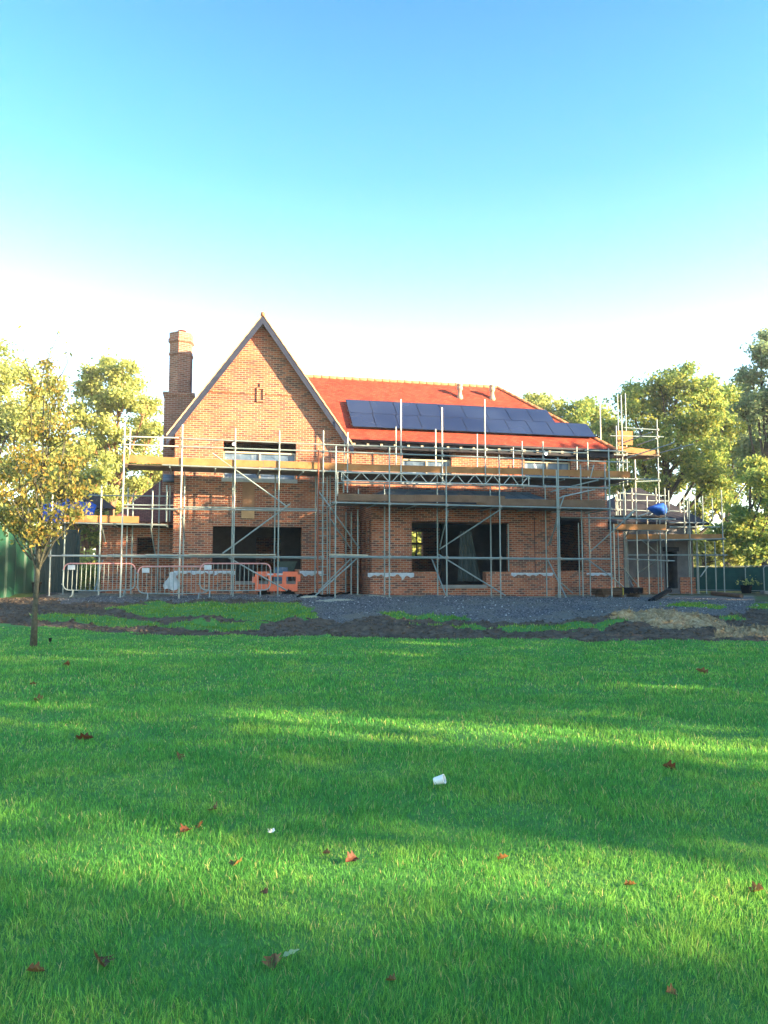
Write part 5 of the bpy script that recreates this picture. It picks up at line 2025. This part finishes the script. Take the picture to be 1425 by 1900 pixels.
# ------------------------------------------------------------------ lawn grass
def blades(xy, hgt, wid, rg, lean=.7):
    n = len(xy)
    z = h_ground(xy[:, 0], xy[:, 1])
    base = np.stack([xy[:, 0], xy[:, 1], z - .004], 1)
    flow = vnoise(xy[:, 0], xy[:, 1], .45, 41) * 9 + vnoise(xy[:, 0], xy[:, 1], .12, 42) * 5
    az = flow + rg.normal(0, 1.5, n)
    le = np.clip(np.abs(rg.normal(lean, .35, n)), .05, 1.35)
    patch = 1 + vnoise(xy[:, 0], xy[:, 1], .55, 43) * .8 + vnoise(xy[:, 0], xy[:, 1], .16, 44) * .5
    h = hgt * rg.uniform(.55, 1.25, n) * patch
    dirh = np.stack([np.cos(az), np.sin(az), np.zeros(n)], 1)
    up = np.array([0, 0, 1.0])
    mid = base + (dirh * np.sin(le * .45)[:, None] + up * np.cos(le * .45)[:, None]) * (h * .55)[:, None]
    tip = mid + (dirh * np.sin(le * 1.15)[:, None] + up * np.cos(le * 1.15)[:, None]) * (h * .5)[:, None]
    fa = rg.uniform(0, 2 * math.pi, n)
    s = np.stack([np.cos(fa), np.sin(fa), np.zeros(n)], 1) * (wid * rg.uniform(.6, 1.3, n) / 2)[:, None]
    v = np.stack([base - s, base + s, mid - s * .8, mid + s * .8, tip], 1).reshape(-1, 3)
    k = np.arange(n)[:, None] * 5
    return v, k + np.array([[0, 1, 3, 2]]), k + np.array([[2, 3, 4]])


rg = np.random.default_rng(5)
parts_v, q4, q3, off = [], [], [], 0
half = (CX + 60) / F_PX
for (y0, y1, dens, hgt, wid) in ((1.7, 3.2, 16000, .036, .0022), (3.2, 4.6, 10500, .038, .0028), (4.6, 6.5, 5200, .043, .0044), (6.5, 9.5, 2300, .045, .007), (9.5, 13.5, 900, .050, .012), (13.5, 19, 520, .042, .018)):
    wl = half * y1 + 2.8
    n = int(dens * (y1 - y0) * 2 * wl)
    xy = np.stack([rg.uniform(-wl, wl, n), rg.uniform(y0, y1, n)], 1)
    xy = xy[np.abs(xy[:, 0]) < half * xy[:, 1] + 2.8]
    xy = xy[zone(xy[:, 0], xy[:, 1]) == 0]
    v, a4, a3 = blades(xy, hgt, wid, rg)
    parts_v.append(v)
    q4.append(a4 + off)
    q3.append(a3 + off)
    off += len(v)
    print('grass', y0, len(xy))
# coarse tufts and longer loose blades standing above the rest
for (y0, y1, nt_, hgt, wid) in ((1.9, 5.0, 260, .058, .003), (5.0, 9.0, 420, .064, .0055), (9.0, 16.0, 460, .066, .011)):
    wl = half * y1 + 2.5
    cx_ = np.stack([rg.uniform(-wl, wl, nt_), rg.uniform(y0, y1, nt_)], 1)
    xy = (cx_[:, None, :] + rg.normal(0, .05, (nt_, 26, 2)) * (1 + rg.uniform(0, 1.4, (nt_, 1, 1)))).reshape(-1, 2)
    loose = np.stack([rg.uniform(-wl, wl, nt_ * 12), rg.uniform(y0, y1, nt_ * 12)], 1)
    xy = np.concatenate([xy, loose])
    xy = xy[zone(xy[:, 0], xy[:, 1]) == 0]
    v, a4, a3 = blades(xy, hgt, wid, rg, .8)
    parts_v.append(v)
    q4.append(a4 + off)
    q3.append(a3 + off)
    off += len(v)
gv = np.concatenate(parts_v)
o = np_mesh('grass', gv, [np.concatenate(q4), np.concatenate(q3)], M['grass'])
tag(o, 'short green lawn grass in front of the house', 'grass', kind='stuff')
# rough grass between the ruts
n = 90000
xy = np.stack([rg.uniform(-13, 15, n), rg.uniform(16.5, 26, n)], 1)
xy = xy[zone(xy[:, 0], xy[:, 1]) == 4]
v, a4, a3 = blades(xy, .065, .018, rg, .6)
o = np_mesh('rough_grass', v, [a4, a3], M['grass_rough'])
tag(o, 'rough grass left in strips between mud and gravel', 'grass', kind='stuff')
n = 26000
xy = np.stack([rg.uniform(-13, 16, n), rg.uniform(16.5, 26, n)], 1)
xy = xy[zone(xy[:, 0], xy[:, 1]) == 3]
v, a4, a3 = blades(xy, .09, .016, rg, .9)
o = np_mesh('dry_grass', v, [a4, a3], M['straw'])
tag(o, 'dead straw-coloured grass on the low mound at the right', 'grass', kind='stuff')


# stones and clods
def stones(name, label, zid, n, r0, r1, mat, y0, y1, frac=1.0, seed=1):
    rg = np.random.default_rng(seed)
    xy = np.stack([rg.uniform(-13, 17, n), rg.uniform(y0, y1, n)], 1)
    xy = xy[zone(xy[:, 0], xy[:, 1]) == zid]
    m = len(xy)
    base = np.array([(1, 0, 0), (-1, 0, 0), (0, 1, 0), (0, -1, 0), (0, 0, 1), (0, 0, -1)], float)
    tri = np.array([(0, 2, 4), (2, 1, 4), (1, 3, 4), (3, 0, 4), (2, 0, 5), (1, 2, 5), (3, 1, 5), (0, 3, 5)])
    r = r0 + (r1 - r0) * rg.uniform(0, 1, m) ** 3
    sc_ = rg.uniform(.6, 1.3, (m, 6, 1)) * r[:, None, None]
    a = rg.uniform(0, 6.28, m)
    c_, s_ = np.cos(a)[:, None], np.sin(a)[:, None]
    bx_ = base[None] * sc_
    bx_ = np.stack([bx_[..., 0] * c_ - bx_[..., 1] * s_, bx_[..., 0] * s_ + bx_[..., 1] * c_, bx_[..., 2] * .75], -1)
    z = h_ground(xy[:, 0], xy[:, 1])
    v = bx_ + np.stack([xy[:, 0], xy[:, 1], z + r * .25], 1)[:, None, :]
    f = (tri[None] + (np.arange(m) * 6)[:, None, None]).reshape(-1, 3)
    o = np_mesh(name, v.reshape(-1, 3), f, mat)
    tag(o, label, name.split('_')[0], kind='stuff')


def stone_mat():
    m, nt, b = new_mat('gravel_stone')
    ge = nt.nodes.new('ShaderNodeNewGeometry')
    rp = ramp(nt, [(.1, (.04, .04, .05)), (.6, (.12, .12, .13)), (.92, (.20, .19, .18)), (.993, (.5, .5, .48))])
    nt.links.new(ge.outputs['Random Per Island'], rp.inputs['Fac'])
    nt.links.new(rp.outputs[0], b.inputs['Base Color'])
    b.inputs['Roughness'].default_value = .85
    return m


M['stone'] = stone_mat()
stones('gravel_stones', 'loose grey and white stones over the gravel in front of the house', 2, 110000, .007, .032, M['stone'], 18, 29, seed=2)
stones('mud_clods', 'dark clods of churned mud along the lawn edge', 1, 34000, .012, .06, M['mud'], 16, 25, seed=3)
stones('straw_clods', 'dry clods on the mound at the right', 3, 9000, .02, .09, M['straw'], 16, 25, seed=4)
# spilt sand patches
for k, (px, py, rw, rd_) in enumerate(((622, 1114, .62, .13), (700, 1110, .45, .08), (572, 1110, .35, .08))):
    x, y, z = on_ground(px, py)
    mb = MB()
    vs, n = [], 22
    vs.append((0, 0, .05))
    for ringi, fr_ in ((0, .5), (1, 1.0)):
        for j in range(n):
            a = 2 * math.pi * j / n
            r = fr_ * (1 + .2 * math.sin(3 * a + k) + .12 * math.sin(7 * a))
            xx, yy = rw * r * math.cos(a), rd_ * 2.2 * r * math.sin(a)
            vs.append((xx, yy, gz(x + xx, y + yy) - z + (.045 if ringi == 0 else -.01)))
    fs = [(0, 1 + j, 1 + (j + 1) % n) for j in range(n)] + [(1 + j, 1 + n + j, 1 + n + (j + 1) % n, 1 + (j + 1) % n) for j in range(n)]
    mb.add(vs, fs)
    o = mb.build('sand', M['sand'], smooth=True)
    o.location = (x, y, z)
    tag(o, ('largest patch of spilt pale sand on the gravel before the ladder', 'thin streak of pale sand at the left foot of the bay', 'small patch of pale sand by the end of the black hose')[k], 'sand', kind='stuff')


# ------------------------------------------------------------------ things lying on the lawn
def fallen_leaf(px, py, size, mat, label, seed, curl=.5, ln=1.35, lift=.02):
    rd = random.Random(seed)
    x, y, z = on_ground(px, py)
    n = 14
    mb = MB()
    rows = []
    for i in range(n + 1):
        f = i / n
        wv = math.sin(math.pi * f ** .8) * (1 + .32 * math.sin(f * 19 + seed)) * .5
        rows.append((f - .5, wv))
    vs = []
    for (t, wv) in rows:
        for s in (-1, -.5, 0, .5, 1):
            vs.append((t * size * ln, s * wv * size, size * (curl * (abs(s) ** 1.5) * wv + .35 * curl * t * t) - .02 * size * (s == 0)))
    mb.add(vs, [(i * 5 + j, i * 5 + j + 1, i * 5 + j + 6, i * 5 + j + 5) for i in range(n) for j in range(4)])
    o = mb.build('fallen_leaf', M[mat], smooth=True)
    o.location = (x, y, z + lift)
    o.rotation_euler = (rd.uniform(-.4, .4) - .25, rd.uniform(-.4, .4), rd.uniform(0, 6.28))
    return tag(o, label, 'leaf', 'fallen leaves on the lawn')


LV = [(157, 1375, .12, 'russet', 'large dark russet leaf on the grass midway up the left side'),
      (70, 1302, .11, 'ochre', 'orange leaf on the grass below the young tree, nearer of two close ones'),
      (60, 1273, .07, 'ochre', 'small orange leaf just beyond the orange one below the young tree'),
      (124, 1236, .11, 'russet', 'russet leaf on the grass nearest the small black spike light'),
      (185, 1806, .078, 'russet', 'broad curled red-brown leaf lowest on the left of the lawn'),
      (651, 1607, .062, 'russet', 'dark red curled leaf near the middle of the lawn, below the white scrap'),
      (440, 1611, .062, 'ochre', 'upright orange-brown leaf left of the dark red one'),
      (343, 1546, .07, 'russet', 'flat russet leaf in a line of three, the nearest of them'),
      (398, 1504, .07, 'russet', 'dark brown leaf in a hollow of the grass, farthest of a line of three'),
      (372, 1534, .05, 'ochre', 'small tan leaf between the two brown leaves of the line of three'),
      (508, 1803, .066, 'ochre', 'rough orange-brown leaf touching the pale green leaf'),
      (540, 1782, .034, 'pale_leaf', 'long pale green leaf propped on the grass at the lower middle'),
      (65, 1824, .05, 'ochre', 'narrow ochre leaf standing in the grass, lowest left'),
      (1402, 1664, .06, 'ochre', 'bright orange leaf close to the right edge of the lawn'),
      (933, 1605, .05, 'ochre', 'faded orange leaf sunk in the grass right of the middle'),
      (1170, 1653, .045, 'ochre', 'small orange leaf in the sunlit patch left of the bright orange leaf'),
      (1243, 1432, .09, 'russet', 'brown leaf at the edge of the brightest sunlit grass'),
      (490, 1667, .04, 'russet', 'tiny dark red leaf below the upright orange-brown one'),
      (1302, 1249, .14, 'ochre', 'far orange leaf on the sunlit strip at the right'),
      (332, 1408, .07, 'ochre', 'tan leaf alone on the grass right of the large russet one'),
      (605, 1592, .035, 'ochre', 'tiny tan leaf just left of the dark red curled leaf'),
      (1245, 1850, .04, 'ochre', 'small tan leaf lowest on the right of the lawn'),
      (725, 1836, .035, 'ochre', 'small tan leaf at the very bottom, right of the pale green leaf')]
for k, (px, py, s, mt, lb) in enumerate(LV):
    fallen_leaf(px, py, s, mt, lb, 300 + k, ln=2.2 if mt == 'pale_leaf' else 1.35, curl=.25 if mt == 'pale_leaf' else .8, lift=.016)

# white pot lying on the grass
x, y, z = on_ground(815, 1466)
PS = .78
pot = thing('plastic_pot', 'small white ribbed plastic pot lying on its side in the grass', 'pot', (x, y, z + .055), R(62))
prof = [(.0, -.045), (.031, -.045)]
for k in range(9):
    prof.append((.031 + .001 * k + (.0016 if k % 2 else 0), -.04 + k * .0095))
prof += [(.043, .045), (.043, .050), (.036, .050), (.033, -.03), (0, -.032)]
bd = MB().lathe(prof[1:-1], (0, 0, 0), 22).build('pot_body', M['bright_white'], pot, smooth=False)
bd.rotation_euler = (R(70), R(25), 0)
pot.scale = (PS, PS, PS)
# white feather scrap
x, y, z = on_ground(503, 1561)
mb = MB()
for k in range(9):
    a = k * .7
    mb.add([(0, 0, 0), (.022 * math.cos(a), .022 * math.sin(a), .012 + .01 * math.sin(k * 2)), (.018 * math.cos(a + .5), .018 * math.sin(a + .5), .02)], [(0, 1, 2)])
o = mb.build('paper_scrap', M['bright_white'])
o.location = (x, y, z + .045)
tag(o, 'tiny crumpled white scrap on the grass left of centre', 'litter')

# ------------------------------------------------------------------ thin haze volume added to imitate lens glare
hz = MB().box((-116, -46, -1.6), (116, 124, 19.5)).build('haze', bpy.data.materials.new('glare_haze'))
hm = hz.data.materials[0]
hm.use_nodes = True
hn = hm.node_tree
hn.nodes.remove(hn.nodes['Principled BSDF'])
pv_ = hn.nodes.new('ShaderNodeVolumePrincipled')
pv_.inputs['Color'].default_value = (.95, .97, 1.0, 1)
pv_.inputs['Density'].default_value = HAZE
pv_.inputs['Anisotropy'].default_value = .0
hn.links.new(pv_.outputs[0], hn.nodes['Material Output'].inputs['Volume'])
tag(hz, 'thin pale haze added over the whole site to imitate lens glare', 'haze', kind='stuff')
